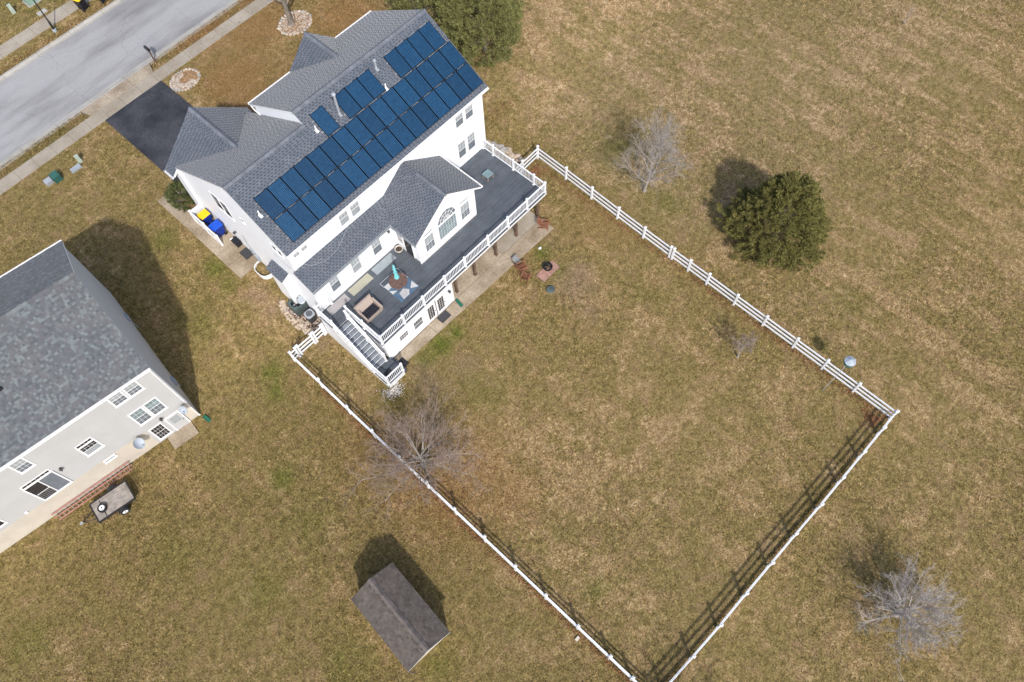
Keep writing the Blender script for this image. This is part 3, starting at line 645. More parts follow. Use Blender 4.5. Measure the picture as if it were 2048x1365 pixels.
# ------------------------------------------------------------------ deck with railings and stairs
DZ = 2.70
deck = thing('deck', 'raised grey board deck with white baluster railing behind the white house', 'deck', (17, 21.1, 0))
def deck_boards():
    bw, gap = .136, .010; y = 20.96; cache = {}
    while y < 26.85:
        segs = []
        y1 = y+bw
        if y1 < 23.37: segs = [(9.2, 20.3), (20.307, 24.84)]
        elif y1 < 25.68: segs = [(9.2, 15.12), (20.32, 24.84)]
        else: segs = [(20.32, 24.84)]
        if 24.0 < y and y1 < 25.68: segs[0] = (7.97, 15.12)
        for a, b in segs:
            mb = MB(); dz = rnd.uniform(-.002, .002); mb.box(a, b, y, y1, DZ-.032, DZ+dz); mb.build('deck_board', 'deck_board', deck)
        y += bw+gap
deck_boards()
mb = MB(); mb.box(9.22, 24.82, 21.0, 21.06, DZ-.30, DZ-.034); mb.box(24.74, 24.80, 21.061, 26.88, DZ-.30, DZ-.034); mb.box(9.24, 9.30, 21.061, 24.0, DZ-.30, DZ-.034); mb.box(7.99, 8.05, 24.01, 25.69, DZ-.30, DZ-.034); mb.box(8.051, 9.30, 24.01, 24.05, DZ-.30, DZ-.034)
mb.build('fascia', 'trim', deck)
mb = MB()
for i in range(20): x = 15.6+i*.48; mb.box(x-.02, x+.02, 21.07, 26.86 if x > 20.35 or x < 15.1 else 23.3, DZ-.27, DZ-.036)
mb.build('joists', 'post_wood', deck)
mb = MB(); mb.box(15.45, 24.6, 21.28, 21.42, DZ-.52, DZ-.28); mb.build('beam', 'trim', deck)
for x in (16.01, 17.82, 19.95, 22.05, 24.3):
    mb = MB(); mb.box(x-.075, x+.075, 21.275, 21.425, .09, DZ-.52); mb.box(x-.11, x+.11, 21.24, 21.46, .085, .17); o = mb.build('support_post', 'post_wood', deck)
    q = MB(); q.beam((x-.076, 21.35, 1.55), (x-.60, 21.35, 2.17), .09, .09); q.build('brace', 'post_wood', o)
for x in (16.9, 20.6, 23.8):
    mb = MB(); mb.box(x-.07, x+.07, 24.2, 24.34, .09, DZ-.28); mb.build('support_post', 'post_wood', deck)
def post(x, y, z0, h=1.08):
    mb = MB(); mb.box(x-.055, x+.055, y-.055, y+.055, z0, z0+h); o = mb.build('post', 'vinyl', deck)
    q = MB(); q.box(x-.075, x+.075, y-.075, y+.075, z0+h, z0+h+.03); c = V((x, y, z0+h+.075)); o2 = .06
    q.add([(x-o2, y-o2, z0+h+.03), (x+o2, y-o2, z0+h+.03), (x+o2, y+o2, z0+h+.03), (x-o2, y+o2, z0+h+.03), c], [(0, 1, 4), (1, 2, 4), (2, 3, 4), (3, 0, 4)])
    q.build('post_cap', 'vinyl', o)
    q = MB(); q.box(x-.08, x+.08, y-.08, y+.08, z0, z0+.05); q.build('post_skirt', 'vinyl', o)
bal = MB(); bal.box(-.014, .014, -.014, .014, 0, .80); BAL = bpy.data.meshes.new('baluster'); BAL.from_pydata(bal.v, [], bal.f); BAL.materials.append(M('vinyl'))
def rail_run(a, b, z0=DZ, z1=None, sp=.125):
    """rails and balusters between two post centres; z1 lets the run slope"""
    z1 = z0 if z1 is None else z1; a, b = V((a[0], a[1], z0)), V((b[0], b[1], z1)); t = (b-a); L = V((t.x, t.y)).length; tn = t.normalized(); e = .055/L
    p0, p1 = a.lerp(b, e), a.lerp(b, 1-e); mb = MB()
    mb.beam(p0+Zup*.97, p1+Zup*.97, .085, .055); o = mb.build('top_rail', 'vinyl', deck)
    mb = MB(); mb.beam(p0+Zup*.13, p1+Zup*.13, .05, .06); mb.build('bottom_rail', 'vinyl', deck)
    n = max(2, int((L-.11)/sp))
    for i in range(n):
        p = a.lerp(b, e+(1-2*e)*(i+.5)/n); link('baluster', BAL, o, Matrix.Translation(p+Zup*.15))
fx = [9.33, 11.27, 13.05, 15.0, 16.85, 19.05, 20.98, 22.89, 24.72]
for x in fx: post(x, 21.06, DZ)
for a, b in zip(fx, fx[1:]): rail_run((a, 21.06), (b, 21.06))
ny = [21.06, 22.06, 23.96, 25.87, 26.82]
for y in ny[1:]: post(24.70, y, DZ)
for a, b in zip(ny, ny[1:]): rail_run((24.70, a), (24.70, b))
sy = [21.06, 22.70, 24.22]
for y in sy[1:]: post(9.33, y, DZ)
for a, b in zip(sy, sy[1:]): rail_run((9.33, a), (9.33, b))
for x, y in ((8.05, 24.12), (8.05, 25.6), (9.15, 25.6)): post(x, y, DZ)
rail_run((8.05, 24.12), (8.05, 25.6)); rail_run((8.05, 25.6), (9.15, 25.6))
# translucent floor panels let into the boards beside the wall
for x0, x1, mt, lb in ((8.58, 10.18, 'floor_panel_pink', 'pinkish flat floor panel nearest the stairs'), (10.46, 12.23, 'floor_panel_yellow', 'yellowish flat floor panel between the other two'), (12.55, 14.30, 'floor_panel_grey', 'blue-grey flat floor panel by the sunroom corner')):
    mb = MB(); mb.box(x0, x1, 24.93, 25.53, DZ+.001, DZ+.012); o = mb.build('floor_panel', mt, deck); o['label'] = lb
# stairs
stairs = thing('stairs', 'white-sided grey stairs running down from the deck to a small landing', 'stairs', (8.6, 20.3, 0))
nst, y_top, y_bot, LZ = 12, 23.98, 21.0, .60
rz, ry = (DZ-LZ)/nst, (y_top-y_bot)/(nst-1)
for i in range(1, nst):
    z = DZ-rz*i; y1 = y_top-ry*(i-1); y0 = y1-ry
    mb = MB(); mb.box(8.13, 9.06, y0-.02, y1-.022, z-.035, z); o = mb.build('tread', 'tread', stairs)
    q = MB(); q.box(8.13, 9.06, y1-.02, y1, z, z+rz-.002); q.build('riser', 'deck_edge', o)
    q = MB(); q.box(8.13, 9.06, y0-.045, y0-.021, z-.03, z+.004); q.build('nosing', 'vinyl', o)
for x in (8.08, 9.085):
    mb = MB(); mb.prism([(x, y_top+.02, DZ-.02), (x, y_top+.02, DZ-.45), (x, y_bot-.02, LZ-.40), (x, y_bot-.02, LZ-.0)], (.045, 0, 0)); mb.build('stringer', 'vinyl', stairs)
mb = MB(); mb.prism([(8.02, 25.6, DZ-.31), (8.02, 25.6, -.1), (8.02, 19.66, -.1), (8.02, 19.66, LZ-.06), (8.02, y_bot, LZ-.06), (8.02, y_top, DZ-.46)], (.03, 0, 0)); mb.build('skirt', 'vinyl', stairs)
for i in range(9):
    y = 19.64+i*.152; mb = MB(); mb.box(8.0, 9.42, y, y+.145, LZ-.035, LZ); mb.build('landing_board', 'deck_board', stairs)
mb = MB(); mb.box(8.02, 9.40, 19.66, 19.70, 0, LZ-.04); mb.box(9.36, 9.40, 19.71, 21.0, 0, LZ-.04); mb.build('fascia', 'vinyl', stairs)
q = MB(); q.box(9.42, 9.66, 19.75, 20.9, 0, .30); q.build('step', 'deck_edge', stairs)
_d = deck
deck = stairs
for x, y, z in ((8.05, 22.55, (DZ+LZ)/2-.02), (8.05, 21.0, LZ), (9.10, 24.02, DZ), (9.10, 22.5, (DZ+LZ)/2-.02), (9.10, 21.02, LZ), (8.06, 19.70, LZ), (9.36, 19.70, LZ)): post(x, y, z, 1.02)
rail_run((8.05, 24.12), (8.05, 22.55), DZ, (DZ+LZ)/2); rail_run((8.05, 22.55), (8.05, 21.0), (DZ+LZ)/2, LZ); rail_run((9.10, 24.02), (9.10, 22.5), DZ, (DZ+LZ)/2); rail_run((9.10, 22.5), (9.10, 21.02), (DZ+LZ)/2, LZ)
rail_run((8.06, 21.0), (8.06, 19.70), LZ); rail_run((8.06, 19.70), (9.36, 19.70), LZ)
deck = _d
def door_mat(x0, x1, y0, y1, z, label, m='mat_grey'):
    mb = MB(); mb.box(x0+.03, x1-.03, y0+.03, y1-.03, z, z+.018); o = tag(mb.build('door_mat', m), label, 'door mat', 'door mats')
    q = MB(); q.box(x0, x1, y0, y0+.03, z, z+.013); q.box(x0, x1, y1-.03, y1, z, z+.013); q.box(x0, x0+.03, y0+.03, y1-.03, z, z+.013); q.box(x1-.03, x1, y0+.03, y1-.03, z, z+.013); q.build('border', 'black_rubber', o)
door_mat(8.28, 8.87, 19.95, 20.5, LZ+.003, 'black square mat on the stair landing', 'black_rubber')
door_mat(9.68, 10.11, 20.0, 20.65, .047, 'black mat on the patio at the foot of the stairs', 'black_rubber')
door_mat(13.64, 14.48, 20.40, 20.97, .047, 'dark grey mat on the patio in front of the french doors')
door_mat(7.82, 8.42, 33.2, 34.05, 1.475, 'dark grey mat on the side path beside the house wall')

# ------------------------------------------------------------------ things on the deck
def sofa():
    t = thing('loveseat', 'tan wicker loveseat with dark tufted cushion on the deck', 'sofa', (10.35, 23.2, DZ))
    z = DZ; q = MB()
    q.hexa([(9.72, 22.75, z+.06), (11.0, 22.75, z+.06), (11.0, 23.7, z+.06), (9.72, 23.7, z+.06), (9.70, 22.72, z+.36), (11.02, 22.72, z+.36), (11.02, 23.72, z+.36), (9.70, 23.72, z+.36)]); q.build('base', 'wicker', t)
    q = MB(); q.hexa([(9.84, 23.40, z+.36), (10.88, 23.40, z+.36), (11.0, 23.76, z+.30), (9.72, 23.76, z+.30), (9.72, 23.74, z+.86), (11.00, 23.74, z+.86), (11.05, 23.87, z+.84), (9.67, 23.87, z+.84)]); q.build('backrest', 'wicker', t)
    for x0, x1, s in ((9.70, 9.82, -1), (10.90, 11.02, 1)):
        q = MB(); q.hexa([(x0, 22.70, z+.3), (x1, 22.70, z+.3), (x1, 23.5, z+.3), (x0, 23.5, z+.3), (x0+.02*s, 22.72, z+.56), (x1+.04*s, 22.72, z+.56), (x1+.02*s, 23.6, z+.72), (x0+.02*s, 23.6, z+.72)]); q.build('armrest', 'wicker', t)
    for i in range(6):
        for j in range(4):
            x0 = 9.84+i*.172; y0 = 22.80+j*.16; q = MB(); q.hexa([(x0, y0, z+.36), (x0+.165, y0, z+.36), (x0+.165, y0+.155, z+.36), (x0, y0+.155, z+.36), (x0+.02, y0+.02, z+.45), (x0+.145, y0+.02, z+.45), (x0+.145, y0+.135, z+.45), (x0+.02, y0+.135, z+.45)]); q.build('cushion', 'cushion', t)
    for x in (9.78, 10.94):
        for y in (22.8, 23.66): q = MB(); q.box(x-.03, x+.03, y-.03, y+.03, z, z+.06); q.build('leg', 'black_metal', t)
sofa()
def round_table():
    cx, cy, z = 12.95, 23.24, DZ; t = thing('round_table', 'round slatted brown wooden table on the blue and white rug', 'table', (cx, cy, z+.012))
    R = .56; w_ = R*2/8
    for i in range(8):
        x0 = -R+i*w_+.006; x1 = x0+w_-.012; q = MB(); pts = []
        hx = lambda x: math.sqrt(max(0, R*R-x*x))
        xs = [x0+(x1-x0)*k/4 for k in range(5)]
        pts = [(cx+x, cy-hx(x), z+.70) for x in xs] + [(cx+x, cy+hx(x), z+.70) for x in xs[::-1]]
        q.prism(pts, (0, 0, .03)); q.build('slat', 'table_wood', t)
    q = MB(); n = 28
    for k in range(n):
        a0, a1 = 2*math.pi*k/n, 2*math.pi*(k+1)/n; P = lambda r, a, zz: (cx+r*math.cos(a), cy+r*math.sin(a), zz)
        q.hexa([P(R+.002, a0, z+.66), P(R+.04, a0, z+.66), P(R+.04, a1, z+.66), P(R+.002, a1, z+.66), P(R+.002, a0, z+.733), P(R+.04, a0, z+.733), P(R+.04, a1, z+.733), P(R+.002, a1, z+.733)])
    q.build('rim', 'table_wood', t)
    for k in range(4):
        a = math.pi/4+k*math.pi/2; q = MB(); q.tube([(cx+.30*math.cos(a), cy+.30*math.sin(a), z+.69), (cx+.46*math.cos(a), cy+.46*math.sin(a), z+.022)], [.03, .022], 6); q.build('leg', 'table_wood', t)
    o = thing('ornament', 'tall turquoise tiered ornament standing on the round table', 'ornament', (13.06, 23.45, z+.735))
    x, y, zz = 13.06, 23.45, z+.735; q = MB(); q.lathe(x, y, [(0, zz), (.16, zz), (.17, zz+.05), (.12, zz+.09), (.06, zz+.12)], 16); q.build('base', 'teal', o)
    h = zz+.10
    for i in range(7):
        r = .125-.008*i; q = MB(); q.lathe(x, y, [(r*.45, h), (r, h+.04), (r*1.05, h+.09), (r*.7, h+.15), (r*.42, h+.19)], 12); q.build('tier', 'teal', o, True)
        for k in range(5): a = k*1.2566+i*.6; q = MB(); q.tube([(x+r*.95*math.cos(a), y+r*.95*math.sin(a), h+.05), (x+r*1.25*math.cos(a), y+r*1.25*math.sin(a), h+.12)], [.025, .012], 5); q.build('leaf', 'teal', o)
        h += .185
    q = MB(); q.lathe(x, y, [(.03, h), (.07, h+.05), (.05, h+.11), (0, h+.14)], 10); q.build('finial', 'teal', o, True)
round_table()
def rug():
    z = DZ+.003; q = MB(); q.box(12.19, 13.78, 22.28, 24.33, z, z+.006)
    o = tag(q.build('rug', 'rug_blue'), 'blue and white geometric patterned rug on the deck boards', 'rug')
    zz = z+.0065
    def pat(pts, m, n='patch'): q = MB(); q.prism([(a, b, zz) for a, b in pts], (0, 0, .003)); q.build(n, m, o)
    pat([(12.22, 23.55), (12.75, 23.55), (12.6, 23.95), (12.22, 23.95)], 'rug_white'); pat([(12.22, 23.1), (12.62, 23.1), (12.22, 23.48)], 'rug_white'); pat([(13.75, 22.32), (13.75, 22.95), (13.3, 22.6)], 'rug_white'); pat([(12.45, 22.34), (12.95, 22.34), (13.2, 22.62), (12.95, 22.95), (12.55, 22.85)], 'rug_white'); pat([(12.25, 24.0), (13.72, 24.0), (13.72, 24.27), (12.25, 24.27)], 'deck_edge')
    for a in range(6): pat([(12.47+a*.09, 22.36+.01*a), (12.485+a*.09, 22.36+.01*a), (12.63+a*.09, 22.86), (12.615+a*.09, 22.86)], 'grey_metal', 'stripe')
    q = MB()
    for a, b, c, e in ((12.19, 12.215, 23.9, 24.33), (12.216, 13.75, 24.305, 24.33), (13.751, 13.78, 23.3, 24.33)): q.box(a, b, c, e, z+.0065, z+.011)
    q.build('border', 'rug_white', o)
rug()
def side_table():
    t = thing('side_table', 'small square side table with grey-blue top alone on the wide deck end', 'table', (23.04, 24.83, DZ)); z = DZ
    for i in range(5): q = MB(); x = 22.74+i*.121; q.box(x, x+.112, 24.55, 25.11, z+.42, z+.45); q.build('slat', 'side_table_top', t)
    q = MB(); q.box(22.76, 23.32, 24.57, 24.60, z+.33, z+.418); q.box(22.76, 23.32, 25.06, 25.09, z+.33, z+.418); q.box(22.76, 22.79, 24.601, 25.059, z+.33, z+.418); q.box(23.29, 23.32, 24.601, 25.059, z+.33, z+.418); q.build('apron', 'side_table_leg', t)
    for x in (22.79, 23.29):
        for y in (24.60, 25.06): q = MB(); q.box(x-.035, x+.035, y-.035, y+.035, z, z+.33); q.build('leg', 'side_table_leg', t)
side_table()
def planter():
    x, y, z = 14.78, 25.15, DZ; t = thing('planter', 'round pale planter pot with dark soil by the sunroom door', 'planter', (x, y, z))
    q = MB(); q.lathe(x, y, [(0, z+.002), (.19, z+.002), (.26, z+.28), (.28, z+.30), (.28, z+.34), (.235, z+.34), (.22, z+.26)], 20); q.build('pot', 'pot', t, True)
    q = MB(); q.lathe(x, y, [(.225, z+.27), (.12, z+.29), (0, z+.28)], 14); q.build('soil', 'soil', t)
planter()

# ------------------------------------------------------------------ white three-rail fence
FH = 1.36
def fence(label, pts, closed_last=True, rails=(.30, .72, 1.14), rail_h=.14, skip_first=False, dbl=()):
    t = thing('fence', label, 'fence', (pts[0][0], pts[0][1], g1(*pts[0])), 'white three-rail yard fence')
    P = [V((x, y, g1(x, y))) for x, y in pts]
    for i, p in enumerate(P):
        if i == 0 and skip_first: continue
        q = MB(); lx, ly_ = rnd.uniform(-.016, .016), rnd.uniform(-.016, .016); q.hexa([(p.x+a-(lx if k else 0)*0+(lx if k else 0), p.y+b_+(ly_ if k else 0), p.z+(FH if k else -.1)) for k in (0, 1) for a, b_ in ((-.065, -.065), (.065, -.065), (.065, .065), (-.065, .065))]); o = q.build('post', 'vinyl', t); p = V((p.x+lx, p.y+ly_, p.z))
        q = MB(); h = p.z+FH; q.box(p.x-.085, p.x+.085, p.y-.085, p.y+.085, h, h+.035); q.add([(p.x-.07, p.y-.07, h+.035), (p.x+.07, p.y-.07, h+.035), (p.x+.07, p.y+.07, h+.035), (p.x-.07, p.y+.07, h+.035), (p.x, p.y, h+.09)], [(0, 1, 4), (1, 2, 4), (2, 3, 4), (3, 0, 4)]); q.build('post_cap', 'vinyl', o)
    for i in range(len(P)-1):
        a, b = P[i], P[i+1]; dvec = (b-a).normalized()*.066
        if (b-a).length < .25: continue
        for r in rails:
            q = MB(); q.beam(a+dvec+Zup*(r+rnd.uniform(-.006, .006)), b-dvec+Zup*(r+rnd.uniform(-.006, .006)), .045, rail_h); q.build('rail', 'vinyl', t)
    return t
fence('long white three-rail fence run beside the open field, from deck corner to far corner',
      [(28.15, 24.75), (28.08, 21.94), (27.98, 19.43), (27.88, 16.95), (27.80, 14.57), (27.74, 12.25), (27.735, 12.02), (27.72, 10.62), (27.70, 9.06), (27.64, 6.75), (27.60, 4.42), (27.55, 2.04), (27.51, -.19), (27.46, -2.51), (27.40, -5.15)])
fence('white three-rail fence run along the far end of the yard, casting a long shadow', [(27.40, -5.15), (26.0, -5.12), (23.9, -5.05), (21.7, -4.97), (19.5, -4.89), (17.11, -4.76), (14.85, -4.66), (12.53, -4.56), (10.23, -4.48), (7.95, -4.34), (5.6, -4.18), (4.9, -4.12)], skip_first=True)
ly = [25.75, 23.0, 20.3, 17.96, 15.51, 13.16, 10.8, 8.4, 5.96, 3.62, 1.25, -1.05, -2.6, -4.12]
fence('white three-rail fence run on the grey house side, under the bare tree', [(5.2-.3*(25.75-y)/30, y) for y in ly])
fence('short white three-rail fence piece with gate posts beside the stairs', [(5.2, 25.75), (5.62, 25.75), (5.80, 25.75), (6.95, 25.72), (7.12, 25.72), (7.80, 25.72), (7.95, 25.72)], skip_first=True)
fence('short white three-rail fence piece joining the deck corner to the field fence', [(28.15, 24.75), (26.45, 24.72), (25.0, 24.72)], skip_first=True)

# ------------------------------------------------------------------ bin screen and bins beside the house
def bin_screen():
    z0 = 1.7; t = thing('bin_screen', 'low solid white vinyl screen hiding the wheeled bins', 'screen', (7.42, 36.5, z0))
    for x, y in ((7.42, 38.1), (7.42, 36.7), (7.42, 35.3)):
        zz = g1(8, y)+.06; q = MB(); q.box(x-.06, x+.06, y-.06, y+.06, zz, zz+1.15); q.box(x-.08, x+.08, y-.08, y+.08, zz+1.15, zz+1.19); q.build('post', 'vinyl', t)
    for y0, y1 in ((35.37, 36.63), (36.77, 38.03)):
        zz = g1(8, (y0+y1)/2)+.1; q = MB(); n = 7; s = (y1-y0)/n
        for i in range(n): q.box(7.40, 7.44, y0+i*s+.003, y0+(i+1)*s-.003, zz+.05, zz+1.0)
        q.box(7.38, 7.46, y0, y1, zz+1.0, zz+1.07); q.box(7.38, 7.46, y0, y1, zz-.02, zz+.05); q.build('panel', 'vinyl', t)
    zz = g1(8, 38.1)+.1; q = MB(); q.box(7.49, 8.44, 38.08, 38.12, zz, zz+1.0); q.box(7.49, 8.44, 38.06, 38.14, zz+1.0, zz+1.07); q.build('panel', 'vinyl', t)
bin_screen()
def wheelie(label, x, y, z, rz_, body, lid, sc=1.0, lidtilt=0.0, lift=0):
    t = thing('wheeled_bin', label, 'bin', (x, y, z), 'wheeled bins', rz_)
    mw = EMP[t.name] @ Matrix.Scale(sc, 4)
    def put(name, mb, m, par=t):
        me = bpy.data.meshes.new(name); me.from_pydata(mb.v, [], mb.f); me.materials.append(M(m)); return link(name, me, par, mw)
    q = MB(); q.hexa([(-.22, -.24, .06), (.22, -.24, .06), (.22, .22, .06), (-.22, .22, .06), (-.29, -.33, .92), (.29, -.33, .92), (.29, .30, .92), (-.29, .30, .92)])
    q.box(-.30, .30, -.345, .315, .92, .95); put('body', q, body)
    q = MB(); q.hexa([(-.31, -.37, .955), (.31, -.37, .955), (.31, .33, .955), (-.31, .33, .955), (-.27, -.31, 1.04), (.27, -.31, 1.04), (.28, .30, 1.02), (-.28, .30, 1.02)]); q.box(-.13, .13, -.41, -.371, .955, .985); q.box(-.20, .20, .02, .06, 1.025, 1.05); put('lid', q, lid)
    q = MB(); q.tube([(-.24, .30, .93), (-.24, .40, .97), (.24, .40, .97), (.24, .30, .93)], .018, 6); put('handle', q, body)
    for s in (-1, 1):
        q = MB(); q.tube([(s*.25, .20, .12), (s*.31, .20, .12)], .12, 14); put('wheel', q, 'black_rubber')
wheelie('yellow-lidded wheeled bin behind the white screen', 7.98, 37.38, g1(8, 37.2)+.07, -math.pi/2, 'blue_dark', 'yellow_plastic')
wheelie('all-blue wheeled bin in front of the yellow-lidded one', 7.96, 36.05, g1(8, 36.1)+.07, -math.pi/2, 'blue_dark', 'blue_plastic', 1.08)
wheelie('black wheeled bin with yellow lid on the far sidewalk at the top edge', 14.15, 61.35, 2.03, math.radians(200), 'black_plastic', 'yellow_plastic', 1.08)
wheelie('black wheeled bin by the far kerb cut off by the top edge', 15.75, 60.95, 2.0, math.radians(190), 'black_plastic', 'black_plastic', 1.05)
t = thing('storage_box', 'small black plastic box with white lid edge on the side path', 'box', (8.2, 34.65, 1.5))
zb = g1(8, 34.6)+.065; q = MB(); q.hexa([(8.02, 34.35, zb), (8.40, 34.35, zb), (8.40, 34.95, zb), (8.02, 34.95, zb), (8.0, 34.33, zb+.42), (8.41, 34.33, zb+.42), (8.41, 34.97, zb+.42), (8.0, 34.97, zb+.42)]); q.build('body', 'black_plastic', t)
q = MB(); q.box(7.98, 8.42, 34.31, 34.90, zb+.423, zb+.46); q.build('lid', 'black_plastic', t); q = MB(); q.box(7.98, 8.20, 34.905, 34.99, zb+.423, zb+.465); q.build('handle', 'trim', t)
# ------------------------------------------------------------------ stones
def stone_mesh(seed, m, flat=.55):
    r = random.Random(seed); import bmesh
    bm = bmesh.new(); bmesh.ops.create_icosphere(bm, subdivisions=2 if seed % 3 == 0 else 1, radius=1.0)
    k = [V((r.uniform(-1, 1), r.uniform(-1, 1), r.uniform(-1, 1))).normalized() for _ in range(5)]; dd = [r.uniform(.55, .85) for _ in k]
    for v in bm.verts:
        for n_, d_ in zip(k, dd):
            e = v.co.dot(n_)-d_
            if e > 0: v.co -= n_*e
        v.co *= r.uniform(.92, 1.06); v.co.z *= flat
    me = bpy.data.meshes.new('stone'); bm.to_mesh(me); bm.free(); me.materials.append(M(m)); return me
ST = {m: [stone_mesh(i*3+j, m) for i in range(5)] for j, m in enumerate(('rock', 'rock_white', 'rock_grey'))}
def stone(parent, x, y, r, m, name='stone', sq=1.0, dz=0.0):
    me = rnd.choice(ST[m]); mw = Matrix.Translation((x, y, g1(x, y)+r*.18+dz)) @ Matrix.Rotation(rnd.uniform(0, 6.28), 4, 'Z') @ Matrix.Diagonal((r*rnd.uniform(.9, 1.3), r*rnd.uniform(.65, 1.0)*sq, r*rnd.uniform(.8, 1.1), 1))
    return link(name, me, parent, mw)
def pebbles(name, n, fn, r0, r1, m, parent=None, z=.0):
    mb = MB()
    for _ in range(n):
        x, y = fn(); r = rnd.uniform(r0, r1); zz = g1(x, y)+z; a = rnd.uniform(0, 6.28); k = 5
        b = [(x+r*math.cos(a+i*6.283/k)*rnd.uniform(.7, 1.1), y+r*math.sin(a+i*6.283/k)*rnd.uniform(.7, 1.1), zz) for i in range(k)]
        t = [(x+(p[0]-x)*.6, y+(p[1]-y)*.6, zz+r*rnd.uniform(.5, .8)) for p in b]
        mb.add(b+t, [tuple(range(k, 2*k))]+[(i, (i+1) % k, k+(i+1) % k, k+i) for i in range(k)])
    return stuff(mb.build(name, m, parent))
# stone border round the two air conditioners
bord = thing('stone_border', 'curved border of pale stones around the air conditioning units', 'stone border', (7.1, 27.9, .3))
path = [(7.30, 29.35), (7.05, 28.95), (6.95, 28.5), (6.92, 28.05), (6.92, 27.6), (7.0, 27.2), (7.05, 26.8), (7.2, 26.45)]
for (a, b), (c, e) in zip(path, path[1:]):
    for k in range(3):
        f = k/3; x, y = a+(c-a)*f, b+(e-b)*f
        for j in range(2): stone(bord, x+j*.17+rnd.uniform(-.05, .05), y+rnd.uniform(-.07, .07), rnd.uniform(.11, .19), rnd.choice(('rock', 'rock', 'rock_white')))
for _ in range(16): stone(bord, rnd.uniform(7.25, 7.75), rnd.uniform(26.6, 27.9), rnd.uniform(.06, .12), rnd.choice(('rock', 'rock_white')))
mb = MB(); mb.prism([(7.15, 26.4, .02), (8.42, 26.2, .02), (8.42, 29.2, .02), (7.3, 29.2, .02)], (0, 0, .0)); 
pebbles('gravel', 500, lambda: (rnd.uniform(7.15, 8.4), rnd.uniform(26.3, 28.9)), .03, .07, 'rock_white', bord, .01)
mb = MB()
for i in range(6):
    y0, y1 = 26.25+i*.45, 26.25+(i+1)*.45; mb.hexa([(7.1, y0, -.2), (8.44, y0, -.2), (8.44, y1, -.2), (7.1, y1, -.2), (7.1, y0, g1(8, y0)+.02), (8.44, y0, g1(8, y0)+.02), (8.44, y1, g1(8, y1)+.02), (7.1, y1, g1(8, y1)+.02)])
mb.build('soil', 'mulch', bord)
def ac_units():
    # large open condenser cabinet with its lid lying across
    z = .42; t = thing('air_conditioner', 'large dark green air conditioner, open on top with a loose round lid', 'air conditioner', (7.9, 28.25, z), 'air conditioners')
    x0, x1, y0, y1 = 7.45, 8.34, 27.80, 28.72; h = z+.88
    q = MB(); q.box(x0, x1, y0, y0+.03, z, h); q.box(x0, x1, y1-.03, y1, z, h); q.box(x0, x0+.03, y0+.03, y1-.03, z, h); q.box(x1-.03, x1, y0+.03, y1-.03, z, h); q.build('cabinet', 'green_metal', t)
    q = MB(); n = 24; cx, cy = (x0+x1)/2, (y0+y1)/2; R = .36
    ring = [(cx+R*math.cos(2*math.pi*k/n), cy+R*math.sin(2*math.pi*k/n), h+.01) for k in range(n)]
    sq = []
    for k in range(n):
        a = 2*math.pi*k/n; c, s = math.cos(a), math.sin(a); f = min((x1-x0)/2/max(abs(c), 1e-6), (y1-y0)/2/max(abs(s), 1e-6)); sq.append((cx+c*f, cy+s*f, h+.01))
    q.add(ring+sq, [(k, (k+1) % n, n+(k+1) % n, n+k) for k in range(n)]); q.build('top_plate', 'green_metal', t)
    for i in range(11): q = MB(); q.box(x0+.03+i*.078, x0+.05+i*.078, y0-.012, y0-.001, z+.08, h-.08); q.build('fin', 'dark_fin', t)
    q = MB(); q.box(x0+.05, x1-.05, y0+.05, y1-.05, z+.02, z+.30); q.build('coil', 'dark_fin', t)
    for a, b, c in ((7.68, 28.1, .13), (7.85, 28.0, .10), (7.72, 28.4, .09)): q = MB(); q.box(a-c, a+c, b-c*.8, b+c*.8, z+.31, z+.5+c); q.build('motor', 'light_metal' if c > .12 else 'grey_metal', t)
    q = MB(); c = V((8.27, 28.12, h+.10)); nn = V((-.15, -.25, 1)).normalized(); a1 = nn.cross(V((1, 0, 0))).normalized(); a2 = nn.cross(a1)
    rim = lambda r, d: [c+a1*r*math.cos(k*.2618)+a2*r*math.sin(k*.2618)+nn*d for k in range(24)]
    A, B, C_ = rim(.30, -.04), rim(.31, .0), rim(.24, .04); vs = A+B+C_+[c+nn*.05]
    q.add(vs, [(k, (k+1) % 24, 24+(k+1) % 24, 24+k) for k in range(24)]+[(24+k, 24+(k+1) % 24, 48+(k+1) % 24, 48+k) for k in range(24)]+[(48+k, 48+(k+1) % 24, 72) for k in range(24)]); q.build('lid', 'light_metal', t)
    q = MB(); q.box(8.10, 8.2, 28.3, 28.36, h+.17, h+.2); q.build('lid_handle', 'black_metal', t)
    z = .16; t = thing('air_conditioner', 'smaller air conditioner with pale rounded rim and round grille', 'air conditioner', (8.0, 27.2, z), 'air conditioners')
    cx, cy = 8.0, 27.2; hw = .30; q = MB(); n = 32
    def sup(r, k, zz): a = 2*math.pi*k/n; c, s = math.cos(a), math.sin(a); p = 4.0; f = r/((abs(c)**p+abs(s)**p)**(1/p)); return (cx+c*f, cy+s*f, zz)
    q.add([sup(hw, k, z) for k in range(n)]+[sup(hw, k, z+.70) for k in range(n)], [(k, (k+1) % n, n+(k+1) % n, n+k) for k in range(n)]); q.build('cabinet', 'dark_fin', t)
    q = MB(); q.add([sup(hw+.02, k, z+.68) for k in range(n)]+[sup(hw+.01, k, z+.76) for k in range(n)]+[(cx+.22*math.cos(2*math.pi*k/n), cy+.22*math.sin(2*math.pi*k/n), z+.775) for k in range(n)], [(k, (k+1) % n, n+(k+1) % n, n+k) for k in range(n)]+[(n+k, n+(k+1) % n, 2*n+(k+1) % n, 2*n+k) for k in range(n)]); q.build('rim', 'light_metal', t)
    q = MB(); q.lathe(cx, cy, [(.22, z+.74), (.2, z+.55), (0, z+.55)], 20); q.build('fan_well', 'dark_fin', t)
    q = MB()
